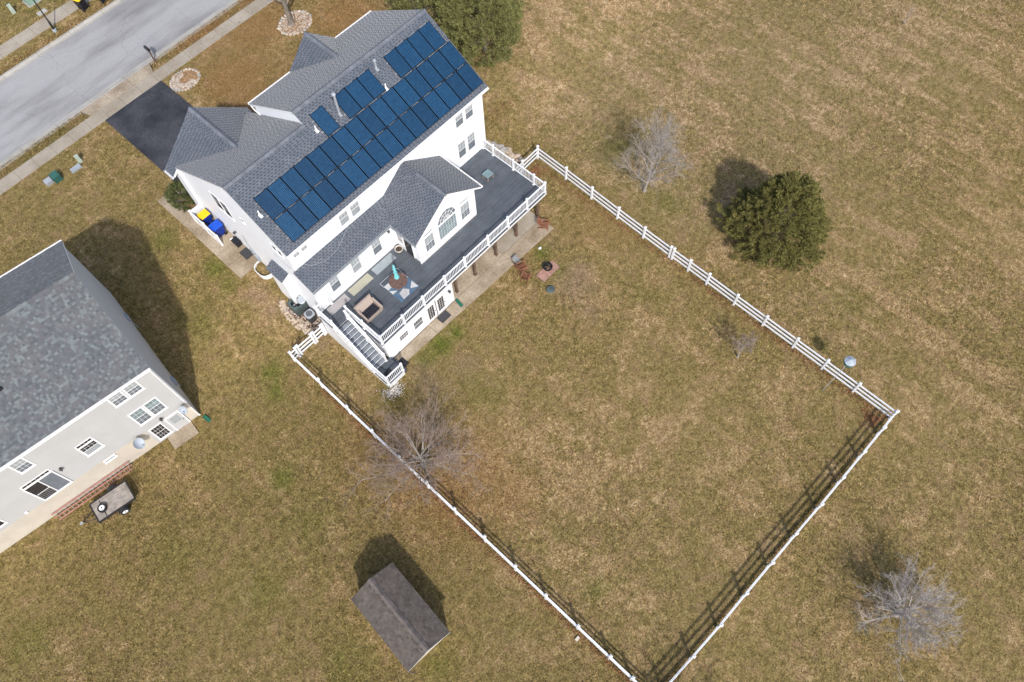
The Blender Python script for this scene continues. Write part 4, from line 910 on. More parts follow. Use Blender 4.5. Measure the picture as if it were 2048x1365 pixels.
    for k in range(12): a = k*math.pi/6; q.beam((cx+.04*math.cos(a), cy+.04*math.sin(a), z+.77), (cx+.22*math.cos(a), cy+.22*math.sin(a), z+.77), .008, .008)
    for r in (.07, .13, .18):
        for k in range(16): a0, a1_ = k*math.pi/8, (k+1)*math.pi/8; q.beam((cx+r*math.cos(a0), cy+r*math.sin(a0), z+.772), (cx+r*math.cos(a1_), cy+r*math.sin(a1_), z+.772), .007, .007)
    q.build('grille', 'grey_metal', t)
ac_units()
def window_well():
    t = thing('window_well', 'white curved window well against the side wall', 'window well', (8.2, 31.8, 1.0)); q = MB(); n = 16; z0, z1 = .3, 1.45
    def pt(k, r, z): a = math.pi/2+math.pi*k/n; c, s = math.cos(a), math.sin(a); f = 1/((abs(c)**3+abs(s)**3)**(1/3)); return (8.44+c*f*(.78+r), 31.85+s*f*(.70+r), z)
    for k in range(n): q.hexa([pt(k, 0, z0), pt(k, .04, z0), pt(k+1, .04, z0), pt(k+1, 0, z0), pt(k, 0, z1), pt(k, .04, z1), pt(k+1, .04, z1), pt(k+1, 0, z1)])
    q.build('shell', 'vinyl', t); q = MB(); q.add([pt(k, -.01, 1.085) for k in range(n+1)], [tuple(range(n+1))]); q.build('floor', 'mulch', t)
window_well()
# stone bed beside the driveway and ring round the front tree
def ring(t, cx, cy, rx, ry, n, rr, ms, a0=0, a1=6.283, rows=1):
    for k in range(n):
        a = a0+(a1-a0)*k/n+rnd.uniform(-.03, .03)
        for j in range(rows): stone(t, cx+(rx-j*rr*1.5)*math.cos(a), cy+(ry-j*rr*1.5)*math.sin(a), rnd.uniform(*[rr*.8, rr*1.25]), rnd.choice(ms))
t = thing('stone_bed', 'oval mulch bed ringed with pale stones beside the driveway', 'stone bed', (14.85, 48.95, 2))
ring(t, 14.85, 48.95, 1.15, .98, 30, .13, ('rock', 'rock_white', 'rock_grey')); 
q = MB(); q.lathe(14.85, 48.95, [(1.05, 2.0), (.7, 2.03), (0, 2.05)], 24); q.build('mulch', 'leaf_soil', t)
pebbles('gravel', 600, lambda: (lambda a, r: (14.85+r*math.cos(a), 48.95+r*.85*math.sin(a)))(rnd.uniform(1.2, 5.4), rnd.uniform(.45, 1.12)), .03, .06, 'rock_white', t, .035)
t = thing('stone_ring', 'ring of pale stones around the front yard tree trunk', 'stone ring', (24.3, 47.0, 2))
ring(t, 24.35, 47.05, 1.35, 1.15, 28, .17, ('rock_grey', 'rock', 'rock_white'))
q = MB(); q.lathe(24.35, 47.05, [(1.25, 2.0), (.7, 2.03), (0, 2.05)], 24); q.build('mulch', 'leaf_soil', t)
pebbles('gravel', 480, lambda: (lambda a, r: (24.35+r*math.cos(a), 47.05+r*.85*math.sin(a)))(rnd.uniform(0, 6.28), 1.25*math.sqrt(rnd.random())), .03, .07, 'rock_white', t, .02)
t = thing('stone_border', 'line of rough flat stones edging the bed at the deck corner', 'stone border', (26.2, 27, .2))
for x, y, r in ((25.6, 28.6, .26), (25.95, 28.3, .3), (26.2, 27.85, .32), (26.45, 27.5, .30), (26.3, 27.1, .34), (26.55, 26.75, .33), (26.35, 26.35, .3), (26.6, 26.05, .3), (26.45, 25.65, .3), (26.7, 25.4, .24), (26.3, 25.2, .26), (25.8, 28.0, .2), (26.0, 27.5, .22), (25.3, 28.9, .22)): stone(t, x+.62, y, r, rnd.choice(('rock_grey', 'rock', 'rock')), sq=1.1)
stuff(pebbles('white_pebbles', 330, lambda: (lambda a, r: (8.1+r*math.cos(a), 19.55+r*math.sin(a)))(rnd.uniform(2.3, 6.6), abs(rnd.gauss(.42, .22))), .02, .045, 'pebble_white', None, .02))['label'] = 'scatter of small white pebbles around the stair landing corner'

# ------------------------------------------------------------------ fire pit, chairs
def fire_pit():
    t = thing('brick_pad', 'pad of pink concrete bricks under the fire bowl', 'brick pad', (21.4, 17.8, 0), )
    q = MB(); q.box(20.55, 22.2, 17.42, 18.18, -.05, .01); q.build('bedding', 'joint', t)
    i = 0
    for r in range(4):
        y0 = 17.43+r*.188; x = 20.56-(.2 if r % 2 else 0)
        while x < 22.2:
            a, b = max(x, 20.56)+.008, min(x+.4, 22.2)-.008
            if b-a > .08 and not (r == 3 and x > 21.7 and rnd.random() < .5): q = MB(); q.box(a, b, y0+.006, y0+.182, -.02, .045+rnd.uniform(-.008, .008)); q.build('brick', 'brick_pink', t)
            x += .4
    f = thing('fire_bowl', 'round black metal fire bowl with charred logs on the brick pad', 'fire pit', (21.5, 17.95, .05))
    cx, cy, z = 21.5, 17.95, .055; q = MB(); q.lathe(cx, cy, [(.18, z), (.27, z+.04), (.32, z+.22), (.355, z+.235), (.355, z+.25), (.31, z+.25), (.26, z+.07), (0, z+.05)], 24); q.build('bowl', 'black_metal', f)
    for k in range(9):
        a = rnd.uniform(0, 3.14); ox, oy = rnd.uniform(-.12, .12), rnd.uniform(-.12, .12); L = .2; q = MB(); q.tube([(cx+ox-L*math.cos(a), cy+oy-L*math.sin(a), z+.12+k*.012), (cx+ox+L*math.cos(a), cy+oy+L*math.sin(a), z+.15+k*.012)], [.03, .024], 6); q.build('log', 'log' if k % 2 else 'char', f)
    q = MB(); q.lathe(cx, cy, [(.28, z+.1), (.1, z+.15), (0, z+.16)], 16); q.build('ash', 'char', f)
    l = thing('spark_cover', 'round dark lid lying on the grass below the fire bowl', 'lid', (20.4, 16.72, 0)); q = MB(); q.lathe(20.4, 16.72, [(.30, .01), (.30, .05), (.2, .08), (0, .09)], 24); q.build('dome', 'green_metal', l, True); q = MB(); q.tube([(20.34, 16.72, .085), (20.34, 16.72, .13), (20.46, 16.72, .13), (20.46, 16.72, .085)], .01, 5); q.build('handle', 'black_metal', l)
fire_pit()
def adirondack(label, x, y, rz_, z=.0, sc=1.0):
    t = thing('garden_chair', label, 'chair', (x, y, z), 'orange-brown wooden garden chairs', rz_); mw = EMP[t.name] @ Matrix.Scale(sc, 4)
    def put(name, mb): me = bpy.data.meshes.new(name); me.from_pydata(mb.v, [], mb.f); me.materials.append(M('adirondack')); return link(name, me, t, mw)
    for i in range(6): q = MB(); q.beam((-.26, .28-i*.10, .38-i*.022), (.26, .28-i*.10, .38-i*.022), .085, .02, V((0, .2, 1))); put('seat_slat', q)      # front at +y
    for i in range(5):
        u = -.22+i*.11; top = .95-.05*abs(i-2); q = MB(); q.beam((u, -.22, .27), (u*1.25, -.22-.42, top), .095, .02, V((0, 1, .4))); put('back_slat', q)
    for s in (-1, 1):
        q = MB(); q.box(s*.33-.06, s*.33+.06, -.36, .34, .54, .565); put('armrest', q)
        q = MB(); q.box(s*.29-.02, s*.29+.02, .22, .31, 0, .54); put('leg', q)
        q = MB(); q.beam((s*.27, .30, .33), (s*.27, -.55, .04), .03, .10); put('leg', q)
    q = MB(); q.beam((-.27, -.42, .60), (.27, -.42, .60), .02, .07); put('back_rail', q)
adirondack('orange-brown wooden garden chair at the patio corner under the deck', 23.95, 20.35, math.radians(-150), .045, .86)
adirondack('orange-brown garden chair by the fire bowl nearer the patio', 20.35, 19.25, math.radians(-115), 0, .84)
adirondack('orange-brown garden chair by the fire bowl farther from the patio', 19.95, 18.55, math.radians(-70), 0, .80)
t = thing('slatted_board', 'grey slatted board leaning beside the garden chair on the patio edge', 'board', (20.5, 19.95, .05))
for i in range(6): q = MB(); q.hexa([(20.30+i*.065, 19.70, .10), (20.355+i*.065, 19.70, .10), (20.355+i*.065, 19.72, .10), (20.30+i*.065, 19.72, .10), (20.30+i*.065, 20.18, .44), (20.355+i*.065, 20.18, .44), (20.355+i*.065, 20.2, .44), (20.30+i*.065, 20.2, .44)]); q.build('slat', 'grey_slat', t)
q = MB(); q.beam((20.28, 20.15, .05), (20.28, 20.15, .45), .03, .03); q.beam((20.70, 20.15, .05), (20.70, 20.15, .45), .03, .03); q.build('leg', 'grey_slat', t)
def splash(label, a, b, w_=.16):
    mb = MB(); a, b = V(a), V(b); mb.beam(a, b, w_, .02); U = (b-a).normalized(); sd = U.cross(Zup)
    mb.beam(a+sd*w_/2+Zup*.03, b+sd*w_*.65+Zup*.03, .02, .07); mb.beam(a-sd*w_/2+Zup*.03, b-sd*w_*.65+Zup*.03, .02, .07); tag(mb.build('downspout_tray', 'spout_green'), label, 'downspout tray', 'green downspout trays')
splash('green downspout tray on the patio at the white wall end', (15.52, 20.98, .12), (15.42, 20.32, .07))
splash('green downspout tray on the grass at the grey house corner', (-1.28, 27.18, g1(-1.3, 27.1)+.09), (-1.22, 26.62, g1(-1.3, 26.6)+.05), .2)

# ------------------------------------------------------------------ the grey neighbouring house
TH = math.radians(7.8); NB = V((-1.34, 27.46, 0)); NA = V((-math.cos(TH), math.sin(TH), 0)); NN = V((-math.sin(TH), -math.cos(TH), 0)); ND = -NN
def nP(a, s, z): return NB + NA*a + ND*s + Zup*z           # a along rear wall (to the left), s depth to the street
nh = thing('house', 'grey-sided neighbouring house with mottled shingle roof at the left edge', 'house', nP(7, 5, 0))
LEN, DEP = 19.0, 10.2
mb = MB(); mb.prism([nP(0, s, z) for s, z in ((0, 2.2), (DEP, 2.2), (DEP, 8.02), (DEP/2, 11.02), (0, 8.0))], NA*LEN); mb.build('wall', 'tan_siding', nh)
mb = MB(); mb.prism([nP(0.03, s, z) for s, z in ((.03, -.3), (DEP-.03, -.3), (DEP-.03, 2.2), (.03, 2.2))], NA*(LEN-.06)); mb.build('foundation', 'foundation', nh)
mb = MB(); mb.frame_box(NB, NA, NN, .72, 2.95, -.06, -.012, 0, 2.199); mb.build('wall_panel', 'tan_siding', nh)
zr = lambda s: 7.98+.60*(s+.32)
ridge = DEP/2
roof_plane(nh, [nP(-.08, -.32, zr(-.32)), nP(LEN, -.32, zr(-.32)), nP(LEN, ridge, zr(ridge)), nP(-.08, ridge, zr(ridge))], NA, 'shingle_varied', seed=21, gaps=False)
roof_plane(nh, [nP(-.08, DEP+.32, zr(-.32)), nP(LEN, DEP+.32, zr(-.32)), nP(LEN, ridge, zr(ridge)), nP(-.08, ridge, zr(ridge))], NA, 'shingle_varied', seed=22, gaps=False)
ridge_cap(nh, nP(-.08, ridge, zr(ridge)), nP(LEN, ridge, zr(ridge)), m='shingle_varied')
gutter(nh, nP(-.08, -.33, 7.97), nP(LEN, -.33, 7.97), NN); gutter(nh, nP(-.08, DEP+.33, 7.97), nP(LEN, DEP+.33, 7.97), ND)
mb = MB(); mb.frame_box(NB, NA, NN, .0, .10, -.01, .03, .0, 7.9); mb.frame_box(NB, NA, NN, -.03, -.001, -.12, .03, 2.2, 7.9); mb.build('corner_board', 'trim', nh)
mb = MB(); mb.tube([nP(.2, -.30, 7.85), nP(.05, -.08, 7.5), nP(.05, -.06, .3)], .045, 6); mb.build('downspout', 'trim', nh)
def nwin(a1, z0, a0, z1, **k): return window(nh, nP(a1, 0, z0), -NA, NN, a1-a0, z1-z0, **k)
for a in (1.78, 2.72): nwin(a, 6.18, a-.74, 7.30, lo='pane_mid', lower_grid=True); nwin(a, 3.12, a-.76, 4.68, up='pane_arch', lo='pane_mid', lower_grid=True)
nwin(2.70, .42, 1.98, 1.98, up='pane_dark', lo='pane_dark', lower_grid=True, cols=4)
nwin(5.90, 3.62, 4.98, 4.72, up='pane_dark', lo='pane_light', cols=4, rows=2); nwin(5.90, 4.80, 4.98, 5.06, single=True, cols=4, rows=1, up='pane_dark', casing=.05)
nwin(5.74, 1.82, 5.08, 2.02, single=True, cols=1, rows=1, casing=.05); nwin(8.55, 6.0, 7.85, 7.25, lo='pane_mid', lower_grid=True); nwin(12.6, 2.75, 11.62, 3.75, up='pane_dark', lo='pane_dark')
nwin(9.38, 4.55, 7.75, 4.80, single=True, cols=6, rows=1, up='pane_dark', casing=.05)
def patio_door():
    a1, a0, z0, z1 = 9.38, 7.75, 2.35, 4.46; O = nP(a1, 0, z0); w_, h_ = a1-a0, z1-z0; q = MB()
    for u0, u1, a, b in ((-.08, 0, -.08, h_+.06), (w_, w_+.08, -.08, h_+.06), (0, w_, h_, h_+.06), (0, w_, -.12, 0), (w_/2-.03, w_/2+.03, 0, h_)): q.frame_box(O, -NA, NN, u0, u1, -.02, .06, a, b)
    o = q.build('patio_door', 'trim', nh)
    for u0, u1, m in ((.01, w_/2-.035, 'pane_dark'), (w_/2+.035, w_-.01, 'pane_mid')): q = MB(); q.frame_box(O, -NA, NN, u0, u1, .0, .02, .01, h_-.01); q.build('pane', m, o)
    for i in range(7): q = MB(); u = .06+i*.11; q.frame_box(O, -NA, NN, u, u+.03, .021, .03, .08, .85); q.build('baluster', 'grey_slat', o)  # bars and rail on this pane draw the reflection of a railing
    q = MB(); q.frame_box(O, -NA, NN, .02, w_/2-.04, .0215, .035, .87, .91); q.build('reflected_rail', 'trim', o)
patio_door()
glazed_door(nh, nP(1.60, 0, .02), -NA, NN, .82, 1.96, .14, .68, .95, 1.8, 1, 2, m='tan_siding', pane='pane_light', name='storm_door')
wall_lamp(nP(1.75, 0, 2.45), NN, '', nh); wall_lamp(nP(7.35, 0, 4.2), NN, '', nh)
q = MB(); q.frame_box(NB, NA, NN, 10.5, 10.66, 0, .05, 2.25, 2.42); q.build('outlet_cover', 'trim', nh)
q = MB(); p = nP(6.3, 2.6, zr(2.6)); q.tube([p-Zup*.05, p+Zup*.32], .05, 8); q.frame_box(p, NA, ND, -.15, .15, -.17, .17, -.09, .03); q.build('roof_vent', 'black_metal', nh)
for s_, z_, hh in ((7.2, 2.9, .5), (2.0, 1.9, .6)):
    q = MB(); q.frame_box(nP(0, s_, z_), ND, -NA, -.2, .2, -.01, .16, -hh/2, hh/2); q.tube([nP(-.08, s_+.1, z_-hh/2), nP(-.08, s_+.1, g1(0, 33)-.3)], .03, 6); o = q.build('meter_box', 'grey_metal', nh)
def dish(label, a, z, r, sd):
    t = thing('satellite_dish', label, 'satellite dish', nP(a, 0, z-.3), 'satellite dishes'); c = nP(a, -.42, z); ax = (NN*.62+Zup*.55-NA*.4*sd).normalized(); u = ax.cross(Zup).normalized(); v = ax.cross(u); q = MB(); n = 20; rings = []
    for j in range(5): rr = r*j/4; rings += [c+u*rr*math.cos(2*math.pi*k/n)*.86+v*rr*math.sin(2*math.pi*k/n)+ax*(rr*rr*.42/r) for k in range(n)]
    q.add(rings, [(j*n+k, j*n+(k+1) % n, (j+1)*n+(k+1) % n, (j+1)*n+k) for j in range(4) for k in range(n)]); q.build('reflector', 'dish', t, True)
    q = MB(); q.tube([nP(a, 0, z-.35), nP(a, -.25, z-.30), c-ax*.03], .022, 6); q.build('mast', 'grey_metal', t)
    tip = c+ax*r*1.25+v*r*.3*(1 if v.z < 0 else -1); q = MB(); q.tube([c+v*r*.95*(1 if v.z < 0 else -1)+ax*.12, tip], .012, 5); q.build('feed_arm', 'grey_metal', t); q = MB(); q.beam(tip-u*.06, tip+u*.06, .05, .06); q.build('receiver', 'grey_metal', t)
dish('larger pale satellite dish on the grey wall above the concrete base', 3.60, 2.25, .38, 1); dish('smaller satellite dish high beside the grey house door', .35, 2.45, .30, -1)
q = MB(); q.frame_box(NB, NA, NN, .70, 2.40, .0, 1.0, -.05, .10); q.cur = 0
struct(q.build('concrete_pad', 'patio_concrete'))
# ladders lying against the grey foundation
def ladder(label, a0, a1, off, z0, z1, w_):
    t = thing('ladder', label, 'ladder', nP(a0, -off, 0), 'red ladders'); zz = lambda a: g1(*(nP(a, -off, 0).xy))
    A0, A1 = nP(a0, -off, zz(a0)+z0), nP(a1, -off, zz(a1)+z0); tv = NN*(w_*.5)+Zup*(-w_*.85)
    for k in (0, 1):
        q = MB(); q.beam(A0+tv*(k-.5)+Zup*z1, A1+tv*(k-.5)+Zup*z1, .05, .09); q.build('side_rail', 'ladder_red', t)
    n = 17
    for i in range(n): p = A0.lerp(A1, (i+.5)/n)+Zup*z1; q = MB(); q.tube([p-tv*.5, p+tv*.5], .018, 5); q.build('rung', 'rung_metal', t)
ladder('long red ladder lying along the beige foundation, against the wall', 10.1, 4.95, .14, .2, .12, .30); ladder('second red ladder lying in front of the other, on the grass', 10.0, 5.05, .30, .06, .06, .28)
# utility trailer
def trailer():
    ax = V((2.33, -.40, 0)).normalized(); sd = V((-ax.y, ax.x, 0)); O = V((-8.40, 26.70, g1(-8.4, 26.7))); L, W_ = 1.18, .68
    t = thing('utility_trailer', 'small flat utility trailer with weathered plank bed on the grass', 'trailer', O); P = lambda a, b, z: O+ax*a+sd*b+Zup*z
    for i in range(9): q = MB(); b0 = -W_+.03+i*(2*W_-.06)/9; q.frame_box(O, ax, sd, -L+.04, L-.04, b0+.008, b0+(2*W_-.06)/9-.008, .52, .55+rnd.uniform(-.004, .004)); q.build('plank', 'trailer_wood', t)
    q = MB()
    for b in (-W_, W_): q.frame_box(O, ax, sd, -L, L, b-.03, b+.03, .44, .60)
    for a in (-L, L): q.frame_box(O, ax, sd, a-.03, a+.03, -W_+.031, W_-.031, .44, .60)
    q.build('frame', 'black_metal', t)
    q = MB(); q.tube([P(-L, -.35, .42), P(-L-.75, 0, .42), P(-L, .35, .42)], .035, 6); q.tube([P(-L-.72, 0, .1), P(-L-.72, 0, .62)], .03, 6); q.build('tongue', 'black_metal', t)
    q = MB(); q.frame_box(P(-L-.85, 0, .42), ax, sd, -.14, .05, -.05, .05, -.05, .06); q.build('coupler', 'light_metal', t)
    def wheel(c, axv, par, r=.27): 
        q = MB(); q.tube([c-axv*.07, c-axv*.09, c+axv*.09, c+axv*.07][1:3], r, 22); o = q.build('tyre', 'black_rubber', par); q = MB(); q.tube([c-axv*.095, c+axv*.095], r*.62, 18); q.build('rim', 'wheel_white', o); q = MB(); q.tube([c-axv*.11, c+axv*.11], r*.16, 10); q.build('hub', 'black_metal', o)
    wheel(P(.28, -W_-.16, .27), sd, t); wheel(P(.28, W_+.16, .27), sd, t)
    for b in (-W_-.16, W_+.16):
        q = MB(); n = 8
        for k in range(n):
            a0, a1 = math.pi*(.1+.8*k/n), math.pi*(.1+.8*(k+1)/n); p0, p1 = P(.28+.34*math.cos(a0), b, .27+.34*math.sin(a0)), P(.28+.34*math.cos(a1), b, .27+.34*math.sin(a1)); q.beam(p0, p1, .22, .015)
        q.build('mudguard', 'black_metal', t)
    s = thing('spare_wheel', 'spare wheel with white rim lying on the trailer bed', 'wheel', P(-.62, -.05, .555)); wheel(P(-.62, -.05, .65), Zup, s)
    q = MB(); q.beam(P(-.62, -.6, .57), P(-.62, .55, .57), .03, .03); q.build('strap', 'black_rubber', s)
    q = MB()                                   # folded mesh ramp at the back
    for b in np.linspace(-W_+.05, W_-.05, 9): q.beam(P(L+.04, b, .5), P(L+.16, b, 1.05), .02, .02)
    for f in (0, .5, 1): q.beam(P(L+.04+.12*f, -W_+.03, .5+.55*f), P(L+.04+.12*f, W_-.03, .5+.55*f), .03, .03)
    q.build('ramp_gate', 'black_metal', t)
trailer()

# ------------------------------------------------------------------ garden shed
def shed():
    t = thing('garden_shed', 'small brown-roofed garden shed on the grass near the bottom edge', 'shed', (-1.2, 8.7, 0)); th = math.radians(5.2); O = V((-1.22, 8.76, 0))
    U = V((math.sin(th), math.cos(th), 0)); D = V((math.cos(th), -math.sin(th), 0)); P = lambda u, d, z: O+U*u+D*d+Zup*z
    L, W_, he, hr = 2.50, 1.46, 2.15, 2.80
    q = MB(); q.prism([P(-L+.30, d, z) for d, z in ((-W_+.12, 0), (W_-.12, 0), (W_-.12, he-.02), (0, hr-.13), (-W_+.12, he-.02))], U*(2*L-.40)); q.build('wall', 'foundation', t)
    for sg, sd_ in ((-1, 31), (1, 32)): roof_plane(t, [P(-L, 0, hr), P(L, 0, hr), P(L, W_*sg, he-.02), P(-L, W_*sg, he-.02)], U, 'shingle_brown', seed=sd_, thick=.09, gaps=False)
    ridge_cap(t, P(-L, 0, hr), P(L, 0, hr), half=.17, m='ridge_brown', drop=.1)
    q = MB(); q.frame_box(O, D, U, -.65, .75, L+.0, L+.55, .0, .10); q.build('ramp', 'trailer_wood', t)
    q = MB(); q.frame_box(O, D, U, -.6, .6, L-.299, L-.26, .15, 2.0); q.build('door', 'trim', t)
    q = MB()
    for k in range(60):
        u = rnd.uniform(-L+.2, L-.2); d_ = rnd.gauss(-.16, .09); p = P(u, d_, hr-abs(d_)*(hr-he)/W_+.02); q.beam(p, p+V((rnd.uniform(-.06, .06), rnd.uniform(-.06, .06), 0)), .03, .02)
    stuff(q.build('leaf_debris', 'char', t))
    q = MB(); q.tube([P(-L-.03, -W_+.05, he-.05), P(-L-.03, -W_+.05, .1)], .03, 6); q.build('downspout', 'ridge_brown', t)
shed()
# ------------------------------------------------------------------ small street and yard things
def bird_feeder():
    x, y = 26.28, -1.04; t = thing('bird_feeder', 'pole bird feeder with white domed top and green base beside the fence', 'bird feeder', (x, y, 0)); hx, hy, z = 27.55, -1.18, 2.35
    q = MB(); q.tube([(x, y, 0), (x+.4, y-.05, .9), (x+1.0, y-.1, 2.0), (hx, hy, z)], .018, 6); q.build('pole', 'grey_metal', t)
    q = MB(); q.lathe(hx, hy, [(0, z-.02), (.30, z), (.34, z+.12), (.31, z+.22), (.05, z+.24)], 18); q.build('seed_tray', 'teal_box', t)
    q = MB(); n = 12; c = (hx, hy, z+.52); rim = [(hx+.36*math.cos(2*math.pi*k/n), hy+.36*math.sin(2*math.pi*k/n), z+.30+(.03 if k % 2 else 0)) for k in range(n)]; q.add(rim+[c], [(k, (k+1) % n, n) for k in range(n)]); q.build('dome', 'dish', t)
    for k in range(4): a = k*1.5708; q = MB(); q.tube([(hx+.26*math.cos(a), hy+.26*math.sin(a), z+.2), (hx+.26*math.cos(a), hy+.26*math.sin(a), z+.35)], .012, 5); q.build('strut', 'grey_metal', t)
bird_feeder()
def mailbox():
    x, y, z = 14.5, 52.32, 2.0; t = thing('mailbox', 'dark mailbox on a wooden post at the kerb beside the driveway', 'mailbox', (x, y, z))
    q = MB(); q.box(x-.05, x+.05, y-.05, y+.05, z-.1, z+1.15); q.build('post', 'post_wood', t); q = MB(); q.box(x-.04, x+.04, y-.1, y+.42, z+.98, z+1.06); q.beam((x, y+.04, z+.7), (x, y+.32, z+.98), .05, .05); q.build('arm', 'post_wood', t)
    q = MB(); n = 10; prof = [(x-.10, z+1.07), (x+.10, z+1.07)]+[(x+.10*math.cos(math.pi*k/n), z+1.19+.10*math.sin(math.pi*k/n)) for k in range(n+1)]; q.prism([(a, y-.12, b) for a, b in prof], (0, .56, 0)); o = q.build('box', 'black_metal', t)
    q = MB(); q.prism([(a, y+.441, b) for a, b in prof], (0, .015, 0)); q.build('door', 'green_metal', o); q = MB(); q.box(x+.101, x+.115, y+.05, y+.08, z+1.18, z+1.42); q.box(x+.101, x+.115, y+.081, y+.17, z+1.34, z+1.42); q.build('flag', 'ladder_red', o)
mailbox()
def street_lamp():
    x, y, z = 11.18, 61.11, 2.0; t = thing('street_lamp', 'thin black street lamp post on the far verge', 'street lamp', (x, y, z))
    q = MB(); q.lathe(x, y, [(.16, z-.05), (.16, z+.18), (.10, z+.2)], 12); q.build('base', 'dish', t); q = MB(); q.lathe(x, y, [(.095, z+.18), (.085, z+.9), (.055, z+.95), (.045, z+5.2)], 12); q.build('pole', 'black_metal', t)
    q = MB(); q.tube([(x, y, z+5.1), (x, y-.3, z+5.45), (x, y-.8, z+5.5)], [.04, .035, .03], 8); q.build('arm', 'black_metal', t); q = MB(); q.lathe(x, y-.85, [(0, z+5.62), (.12, z+5.56), (.22, z+5.44), (.2, z+5.40), (0, z+5.38)], 14); q.build('lantern', 'black_metal', t)
street_lamp()
def pedestal(label, x, y, w_, h, m):
    t = thing('utility_pedestal', label, 'utility box', (x, y, g1(x, y)), 'small utility pedestals'); z = g1(x, y); q = MB(); q.hexa([(x-w_, y-w_*.8, z), (x+w_, y-w_*.8, z), (x+w_, y+w_*.8, z), (x-w_, y+w_*.8, z), (x-w_*.85, y-w_*.65, z+h), (x+w_*.85, y-w_*.65, z+h), (x+w_*.85, y+w_*.65, z+h), (x-w_*.85, y+w_*.65, z+h)]); q.build('housing', m, t); q = MB(); q.box(x-w_*.95, x+w_*.95, y-w_*.75, y+w_*.75, z+h, z+h+.05); q.build('cap', m, t)
pedestal('pale green utility pedestal on the lawn behind the white box', 4.99, 48.45, .15, .62, 'pale_green'); pedestal('pale green utility pedestal on the lawn at the top left corner', 10.1, 65.4, .15, .75, 'pale_green')
def ground_box(label, x0, x1, y0, y1, h, m, rz_=0, slab=None, name='utility_box'):
    z = g1((x0+x1)/2, (y0+y1)/2); t = thing(name, label, 'utility box', ((x0+x1)/2, (y0+y1)/2, z)); q = MB(); q.hexa([(x0, y0, z), (x1, y0, z), (x1, y1, z), (x0, y1, z), (x0+.02, y0+.02, z+h*.8), (x1-.02, y0+.02, z+h*.8), (x1-.02, y1-.02, z+h), (x0+.02, y1-.02, z+h)]); q.build('housing', m, t)
    q = MB(); q.box(x0+.05, x1-.05, y0-.012, y0-.001, z+.08, z+h*.72); q.box((x0+x1)/2-.03, (x0+x1)/2+.03, y0-.04, y0-.0125, z+h*.4, z+h*.5); q.build('door', m, t)
    if slab: q = MB(); q.box(x0-slab, x1+slab, y0-slab, y1+slab, z-.05, z+.06); q.build('pad', 'curb', t)
ground_box('low flat whitish utility box on the lawn near the sidewalk', 4.02, 4.82, 47.92, 48.30, .18, 'light_metal')
ground_box('dark green transformer cabinet on the lawn near the sidewalk', 2.72, 3.30, 48.05, 48.6, .62, 'teal_box'); ground_box('low grey utility vault against the green cabinet', 2.15, 2.70, 48.3, 48.72, .36, 'light_metal')
ground_box('large pale green transformer box behind the lamp post', 11.35, 12.3, 65.0, 65.9, .85, 'xf_green', slab=.1)
q = MB(); q.box(11.25, 12.05, 63.45, 63.95, 1.95, 2.03); tag(q.build('concrete_cover', 'curb'), 'flat grey concrete cover in the lawn behind the lamp post', 'cover')
for lb, x, y in (('tan block lying in leaves beside the left fence post', 4.55, .9),): q = MB(); q.hexa([(x-.14, y-.09, 0), (x+.14, y-.09, 0), (x+.14, y+.09, 0), (x-.14, y+.09, 0), (x-.13, y-.08, .1), (x+.13, y-.08, .1), (x+.13, y+.08, .1), (x-.13, y+.08, .1)]); tag(q.build('block', 'foundation'), lb, 'block')
q = MB(); q.hexa([(22.28, 19.35, .01), (22.46, 19.35, .01), (22.46, 19.5, .01), (22.28, 19.5, .01), (22.3, 19.37, .12), (22.44, 19.36, .14), (22.44, 19.48, .13), (22.3, 19.48, .11)]); tag(q.build('white_cup', 'trim'), 'small white object lying in the grass near the patio edge', 'litter')
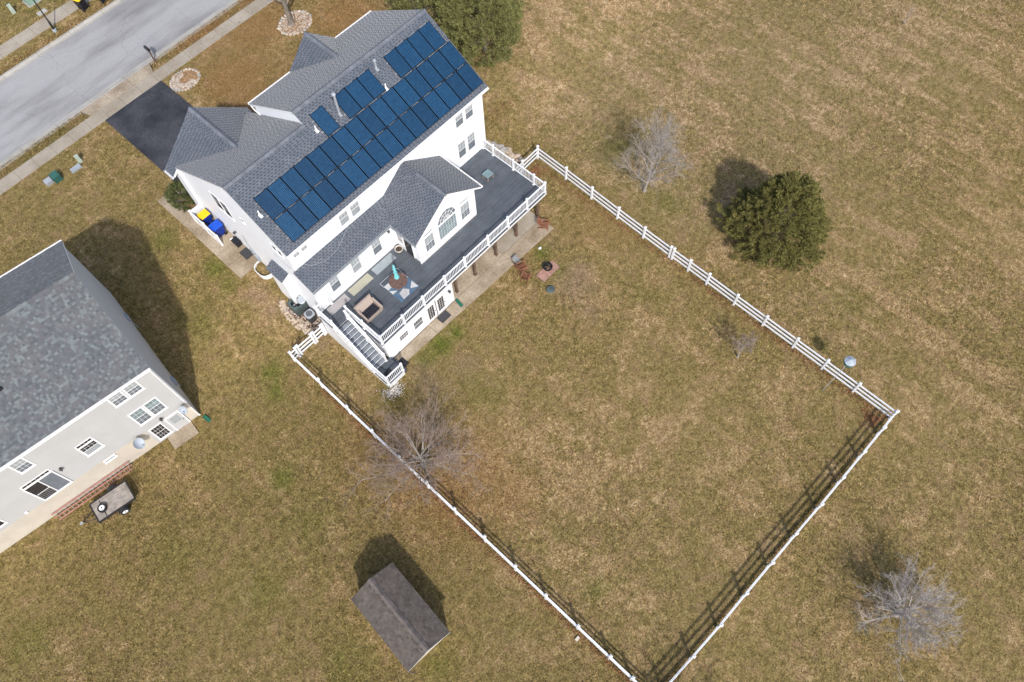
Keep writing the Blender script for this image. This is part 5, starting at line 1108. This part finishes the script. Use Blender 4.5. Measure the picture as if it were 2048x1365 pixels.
# ------------------------------------------------------------------ trees
def bare_tree(label, base, h, spread, seed, m_tr='bark_grey', m_tw='bark_grey', limbs=8, sub=7, twigs=6, fine=4, trunk=.16, fork=.18, rise=1.0, lean=(0, 0), category='tree', name='bare_tree', minr=.006):
    r = random.Random(seed); b = V((base[0], base[1], g1(*base))); t = thing(name, label, category, b, 'leafless trees')
    T, Cn = MB(), MB(); zf = h*fork; lv = V((lean[0], lean[1], 0))
    top = b+V((0, 0, h*.62))+lv*.5
    tp = [b-Zup*.1, b+Zup*.25, b+(top-b)*.35+V((r.uniform(-.06, .06), r.uniform(-.06, .06), 0)), b+(top-b)*.7, top]
    T.lathe(b.x, b.y, [(trunk*1.7, b.z-.05), (trunk*1.2, b.z+.15), (trunk*.95, b.z+.4)], 10); T.tube(tp, [trunk, trunk*.95, trunk*.7, trunk*.4, trunk*.18], 9)
    def curve(p, d, L, n, up, wob):
        pts = [p]; d = d.normalized()
        for i in range(n):
            d = (d+Zup*up/n+V((r.gauss(0, wob), r.gauss(0, wob), r.gauss(0, wob)))).normalized(); pts.append(pts[-1]+d*(L/n))
        return pts, d
    for i in range(limbs):
        f = fork+(.95-fork)*((i+r.random()*.5)/limbs)
        p = b+(top-b)*min(1, f*1.25); az = i*2.399+r.uniform(-.35, .35); up = r.uniform(.35, .75)*rise+f*.6
        d = V((math.cos(az), math.sin(az), up)); L = spread*(1.12-.55*f)*r.uniform(.85, 1.15)
        pts, _ = curve(p, d+lv*.15, L, 6, .35*rise, .09); r0 = trunk*(.55-.3*f); T.tube(pts, [r0*(1-.13*k) for k in range(7)], 6, False)
        for j in range(sub):
            k = .18+.80*(j+r.random())/sub; ii = min(5, int(k*6)); q = pts[ii].lerp(pts[ii+1], k*6-ii); dd = (pts[ii+1]-pts[ii]).normalized(); side = dd.cross(V((r.gauss(0, 1), r.gauss(0, 1), r.gauss(0, 1)))).normalized()
            L2 = L*r.uniform(.30, .52)*(1.15-.5*k); p2, _ = curve(q, dd*.9+side*r.uniform(.5, .95)+Zup*.15, L2, 4, .25, .12); r1 = max(minr*1.6, r0*.36*(1.1-.5*k)); Cn.tube(p2, [r1*(1-.18*x) for x in range(5)], 4, False)
            for s in range(twigs):
                k2 = .15+.85*(s+r.random())/twigs; i2 = min(3, int(k2*4)); q2 = p2[i2].lerp(p2[i2+1], k2*4-i2); d2 = (p2[i2+1]-p2[i2]).normalized(); sd = d2.cross(V((r.gauss(0, 1), r.gauss(0, 1), r.gauss(0, 1)))).normalized()
                L3 = L2*r.uniform(.3, .6); p3, _ = curve(q2, d2+sd*r.uniform(.5, 1.0), L3, 3, .25, .15); Cn.tube(p3, [max(minr, r1*.45), minr*1.2, minr, minr*.7], 3, False)
                for u in range(fine):
                    k3 = r.uniform(.15, 1); i3 = min(2, int(k3*3)); q3 = p3[i3].lerp(p3[i3+1], k3*3-i3); sd3 = V((r.gauss(0, 1), r.gauss(0, 1), r.gauss(.3, 1))).normalized(); d3 = (p3[i3+1]-p3[i3]).normalized()
                    e = q3+(d3+sd3*.8).normalized()*L3*r.uniform(.3, .6); Cn.tube([q3, e], [minr*.8, minr*.45], 3, False)
    T.build('trunk', m_tr, t); Cn.build('crown', m_tw, t)
bare_tree('pale leafless ornamental tree on the field side of the fence', (31.06, 17.0), 7.2, 3.4, 11, 'bark_grey', 'bark_haze', 19, 10, 9, 5, .10, .10, 1.35, (.5, -.5), minr=.0031)
bare_tree('wide leafless tree growing over the left fence run', (5.85, 14.35), 3.2, 3.7, 32, 'bark_grey', 'twig_red', 24, 11, 9, 5, .11, .16, .34, minr=.0042)
bare_tree('low pale grey leafless tree near the bottom right corner', (17.5, -11.5), 2.9, 2.95, 23, 'bark_pale', 'bark_pale', 24, 11, 8, 5, .11, .14, .5, minr=.0045)
bare_tree('thin leafless sapling inside the yard near the field fence', (24.66, 4.33), 3.4, 1.25, 14, 'bark_grey', 'twig_red', 11, 8, 7, 4, .06, .22, 1.4, name='sapling', minr=.0055)
bare_tree('tiny leafless sapling far out in the field at the top edge', (57.6, 11.5), 2.0, .8, 15, 'bark_grey', 'bark_grey', 5, 3, 3, 1, .03, .3, 1.6, name='sapling')
bare_tree('leafless front yard tree inside the stone ring at the top edge', (24.1, 47.2), 8.5, 4.2, 16, 'bark_dark', 'bark_grey', 10, 7, 6, 3, .22, .24, 1.0, minr=.007)

bare_tree('leafless tree just beyond the far yard corner', (5.0, -7.0), 4.6, 2.9, 17, 'bark_grey', 'bark_grey', 10, 7, 6, 3, .14, .16, .7)

def evergreen(label, base, h, rad, seed, m, clumps, leaves, prof, llen=.2, lw=.035, low=.02, name='evergreen_tree', cat='tree', group='evergreen trees', csize=.45, dark=.35):
    r = random.Random(seed); b = V((base[0], base[1], g1(*base))); t = thing(name, label, cat, b, group)
    T = MB(); T.tube([b-Zup*.1, b+Zup*h*.5, b+Zup*h*.80], [rad*.075, rad*.05, .015], 8)
    ng = np.random.default_rng(seed)
    # trunk limbs
    for i in range(30):
        f = r.uniform(.08, .6); a = r.uniform(0, 6.28); L = rad*prof(f)*.6; T.tube([b+Zup*h*f, b+V((math.cos(a)*L, math.sin(a)*L, h*f+L*.25))], [.035, .012], 4, False)
    T.build('trunk', 'bark_dark', t)
    lob = [(r.uniform(0, 6.28), r.uniform(0, 1), r.uniform(-.10, .30)) for _ in range(34)]
    cs = []
    for i in range(clumps):
        f = low+(1-low)*(1-math.sqrt(r.random()))**.85 if r.random() < .45 else r.uniform(low, 1.0); a = r.uniform(0, 6.283)
        bulge = sum(s*math.exp(-(((a-la+3.1416) % 6.2832-3.1416)/.45)**2-((f-lf)/.14)**2) for la, lf, s in lob)
        if i < clumps*.45:
            tgt = math.sqrt(r.random()); f = 1.0
            while f > .03 and prof(f) < tgt: f -= .012
            if tgt < prof(.99): f = r.uniform(.9, .99)
        if i < clumps*.45: rr = rad*tgt*(.9+bulge*.6)*(r.uniform(.90, 1.0) if r.random() < .85 else r.uniform(1.0, 1.12)); cs.append((math.cos(a)*rr, math.sin(a)*rr, h*f*(1-.0), a, f)); continue
        rr = rad*prof(f)*(r.uniform(.80, 1.02) if r.random() < dark*2 else r.uniform(.4, .85))*(.88+bulge); cs.append((math.cos(a)*rr, math.sin(a)*rr, h*f, a, f))
    cs = np.array(cs); n = clumps*leaves; C_ = np.repeat(cs, leaves, 0)
    out = np.stack([np.cos(C_[:, 3])*.85, np.sin(C_[:, 3])*.85, .25+.75*C_[:, 4]], 1)
    s = ng.random(n)[:, None]**.7                                      # position along the spray
    P = C_[:, :3]+out*(s*csize*1.25-.3*csize)+ng.normal(0, 1, (n, 3))*csize*.27*(1.05-.8*s)
    d = out*.7+ng.normal(0, .62, (n, 3)); d /= np.linalg.norm(d, axis=1)[:, None]
    sdv = np.cross(d, ng.normal(0, 1, (n, 3))); sdv /= np.linalg.norm(sdv, axis=1)[:, None]
    Lq = llen*ng.uniform(.6, 1.3, (n, 1)); wq = lw*ng.uniform(.7, 1.3, (n, 1))
    v = np.stack([P-sdv*wq*.4, P+sdv*wq*.4, P+d*Lq*.55+sdv*wq, P+d*Lq, P+d*Lq*.55-sdv*wq], 1).reshape(-1, 3)+np.array(b)
    v[:, 2] = np.maximum(v[:, 2], b.z+.02)
    me = bpy.data.meshes.new('crown'); i5 = np.arange(n)*5
    fa = np.stack([i5, i5+1, i5+2, i5+3, i5+4], 1)
    me.vertices.add(len(v)); me.vertices.foreach_set('co', v.ravel().astype(np.float32)); me.loops.add(n*5); me.loops.foreach_set('vertex_index', fa.ravel().astype(np.int32)); me.polygons.add(n); me.polygons.foreach_set('loop_start', (np.arange(n)*5).astype(np.int32)); me.polygons.foreach_set('loop_total', np.full(n, 5, np.int32)); me.update(calc_edges=True); me.materials.append(M(m)); link('crown', me, t)
cone = lambda f: min(1.0, (1-f)**.62*1.12)*(.82+.18*min(1, f*6))
ovoid = lambda f: max(.02, math.sin(math.pi*min(1, max(0, .16+f*.86)))**.55)
evergreen('dark bushy evergreen tree standing alone in the field, casting a shadow', (33.4, 7.75), 6.5, 2.85, 3, 'needle', 900, 150, cone, .15, .016, csize=.55, dark=.40)
evergreen('big loose evergreen beside the white house, nearest the field', (32.5, 34.1), 6.2, 3.0, 4, 'needle_green', 800, 120, ovoid, .15, .019, group='evergreens beside the house', csize=.6, dark=.4)
evergreen('big loose evergreen behind the roof edge of the white house', (31.0, 39.6), 4.8, 1.9, 5, 'needle_green', 300, 110, ovoid, .15, .019, group='evergreens beside the house', csize=.6, dark=.4)
evergreen('big loose evergreen at the top edge beyond the white house', (34.9, 38.4), 5.6, 2.7, 6, 'needle_green', 480, 110, ovoid, .15, .019, group='evergreens beside the house', csize=.6, dark=.4)
evergreen('clipped oval green shrub between the path and the white house', (8.0, 39.95), 1.35, 1.02, 7, 'shrub_leaf', 260, 40, lambda f: ovoid(f), .085, .02, name='shrub', cat='shrub', group='shrubs', csize=.22, dark=.5)
q = MB(); q.prism([(7.55, 38.2, 1.78), (8.44, 38.2, 1.78), (8.44, 41.3, 1.9), (7.6, 41.3, 1.9)], (0, 0, .03)); tag(q.build('mulch_bed', 'mulch'), 'strip of brown mulch under the clipped shrub', 'mulch bed')

# ------------------------------------------------------------------ lawn blades and leaf litter
def proj_np(x, y, z):
    P = np.stack([x, y, z-CAMH], 1); R_ = np.array([RT, DN, FW]); c = P@R_.T
    return 1024+FPX*c[:, 0]/c[:, 2], 682.5+FPX*c[:, 1]/c[:, 2]
def on_lawn(x, y):
    k = np.ones(len(x), bool); R_ = [(8.0, 24.9, 24.6, 38.0), (9.3, 24.35, 19.7, 27), (8.0, 9.5, 19.6, 26), (8.4, 14.6, 38, 50.4), (6.55, 8.5, 32.45, 41.4), (7.0, 8.5, 26.2, 28.9), (7.5, 8.5, 38, 41.4),
        (-60, 90, 52.5, 60.3), (-60, 90, 50.25, 51.5), (-60, 90, 61.7, 63.1), (7.7, 14.1, 51.4, 52.6), (20.5, 22.25, 17.4, 18.2), (11.2, 12.1, 63.4, 64), (7.85, 8.5, 28.4, 32.6), (7.7, 8.5, 31.1, 32.6), (14.45, 24.9, 26, 37.2), (8.1, 14.6, 38, 39.2)]
    for a, b, c, e in R_: k &= ~((x > a) & (x < b) & (y > c) & (y < e))
    rx, ry = x-NB.x, y-NB.y; a = rx*NA.x+ry*NA.y; s = rx*ND.x+ry*ND.y
    k &= ~((a > 0) & (s > 0) & (s < 10.2)); k &= ~((a > .7) & (a < 2.4) & (s > -1.0) & (s < 0.1))
    for cx, cy, rx_, ry_ in ((14.85, 48.95, 1.1, .95), (24.35, 47.05, 1.3, 1.1)): k &= ((x-cx)/rx_)**2+((y-cy)/ry_)**2 > 1
    k &= ~((x > -2.7) & (x < .2) & (y > 6.3) & (y < 11.3))
    return k
def lawn_blades(n):
    g = np.random.default_rng(5); x = g.uniform(-30, 75, n); y = g.uniform(-30, 75, n); z = gz(x, y)
    u, v = proj_np(x, y, z); k = (u > -160) & (u < 2210) & (v > -160) & (v < 1530) & on_lawn(x, y)
    bare = blobs(BARE, x, y); k &= g.random(n) > bare*.6
    x, y, z = x[k], y[k], z[k]
    # uncut tufts along the fence lines
    m_ = 5000; fy = g.uniform(-5, 24.7, m_); ex = [(27.4+.75*(fy+5.15)/29.9+g.normal(0, .10, m_), fy), (4.9+.3*(fy+4)/30+g.normal(0, .10, m_), fy), (g.uniform(5, 27.3, m_), -4.15+g.normal(0, .10, m_))]
    ex[2] = (ex[2][0], -4.12-.0458*(ex[2][0]-4.9)+g.normal(0, .10, m_))
    nb = len(x); x = np.concatenate([x]+[e[0] for e in ex]); y = np.concatenate([y]+[e[1] for e in ex]); z = gz(x, y); n = len(x); tall = np.where(np.arange(n) >= nb, 1.5, 1.0)
    cl = .5+.5*np.sin(x*1.9+2*np.sin(y*1.1))*np.sin(y*2.3+1.7*np.sin(x*.8)); gr = blobs(GREEN, x, y)
    a = g.uniform(0, 6.283, n); L = g.uniform(.05, .11, n)*(.75+.5*cl+.4*gr)*tall; lean = g.uniform(.25, 1.15, n); wd = g.uniform(.016, .034, n)
    b = np.stack([x, y, z-.03], 1); dx = np.stack([np.cos(a), np.sin(a), np.zeros(n)], 1); sd = np.stack([-np.sin(a), np.cos(a), np.zeros(n)], 1)
    tip = b+dx*(L*np.sin(lean))[:, None]+np.array([0, 0, 1])*(L*np.cos(lean)+.02)[:, None]
    vs = np.stack([b-sd*wd[:, None], b+sd*wd[:, None], tip], 1).reshape(-1, 3); f = np.arange(n*3, dtype=np.int32)
    me = bpy.data.meshes.new('grass'); me.vertices.add(n*3); me.vertices.foreach_set('co', vs.ravel().astype(np.float32)); me.loops.add(n*3); me.loops.foreach_set('vertex_index', f); me.polygons.add(n); me.polygons.foreach_set('loop_start', (np.arange(n)*3).astype(np.int32)); me.polygons.foreach_set('loop_total', np.full(n, 3, np.int32)); me.update(calc_edges=True)
    set_attrs(me, x, y, 3); me.materials.append(M('blade')); o = stuff(link('grass', me)); o['label'] = 'short winter-tan and olive lawn grass covering the yard and field'; o['category'] = 'grass'
lawn_blades(1500000)
def leaves():
    r = random.Random(3); mb = MB()
    def leaf(x, y):
        z = g1(x, y)+.05+r.uniform(0, .03); a = r.uniform(0, 6.28); s = r.uniform(.03, .06); c, d_ = math.cos(a)*s, math.sin(a)*s; e = r.uniform(-.02, .02)
        mb.add([(x-c, y-d_, z), (x+d_*.6, y-c*.6, z+e), (x+c, y+d_, z+.012), (x-d_*.6, y+c*.6, z-e*.5)], [(0, 1, 2, 3)])
    for _ in range(1500): y = r.uniform(-5, 24.7); leaf(27.9-.5*(24.7-y)/30*.9-abs(r.gauss(0, .28))-.05, y)
    for _ in range(1300): y = r.uniform(-4, 23); leaf(4.9+.01*y-.0-abs(r.gauss(0, .16))-.04, y)
    for _ in range(420): leaf(27.0-abs(r.gauss(0, .45)), -4.75+abs(r.gauss(0, .55)))
    for _ in range(420): leaf(27.5-abs(r.gauss(0, .8)), 24.4-abs(r.gauss(0, .5)))
    for _ in range(1500): leaf(r.gauss(6.3, 2.4), r.gauss(13.2, 2.8))
    for _ in range(900): leaf(r.uniform(14, 30), r.uniform(39, 52))
    for _ in range(220): leaf(r.gauss(29.2, .9), r.gauss(29.6, .35))
    for _ in range(500): x_ = r.uniform(-10, 28); y_ = r.uniform(51.6, 52.45); (leaf(x_, y_) if not 7.5 < x_ < 14.3 else None); leaf(r.uniform(5, 24), r.uniform(60.3, 60.9))
    for _ in range(700): leaf(r.uniform(5, 28), r.uniform(-5, 20))
    stuff(mb.build('leaf_litter', 'leaf_litter'))['label'] = 'reddish-brown fallen leaves gathered along the fences and under trees'
leaves()
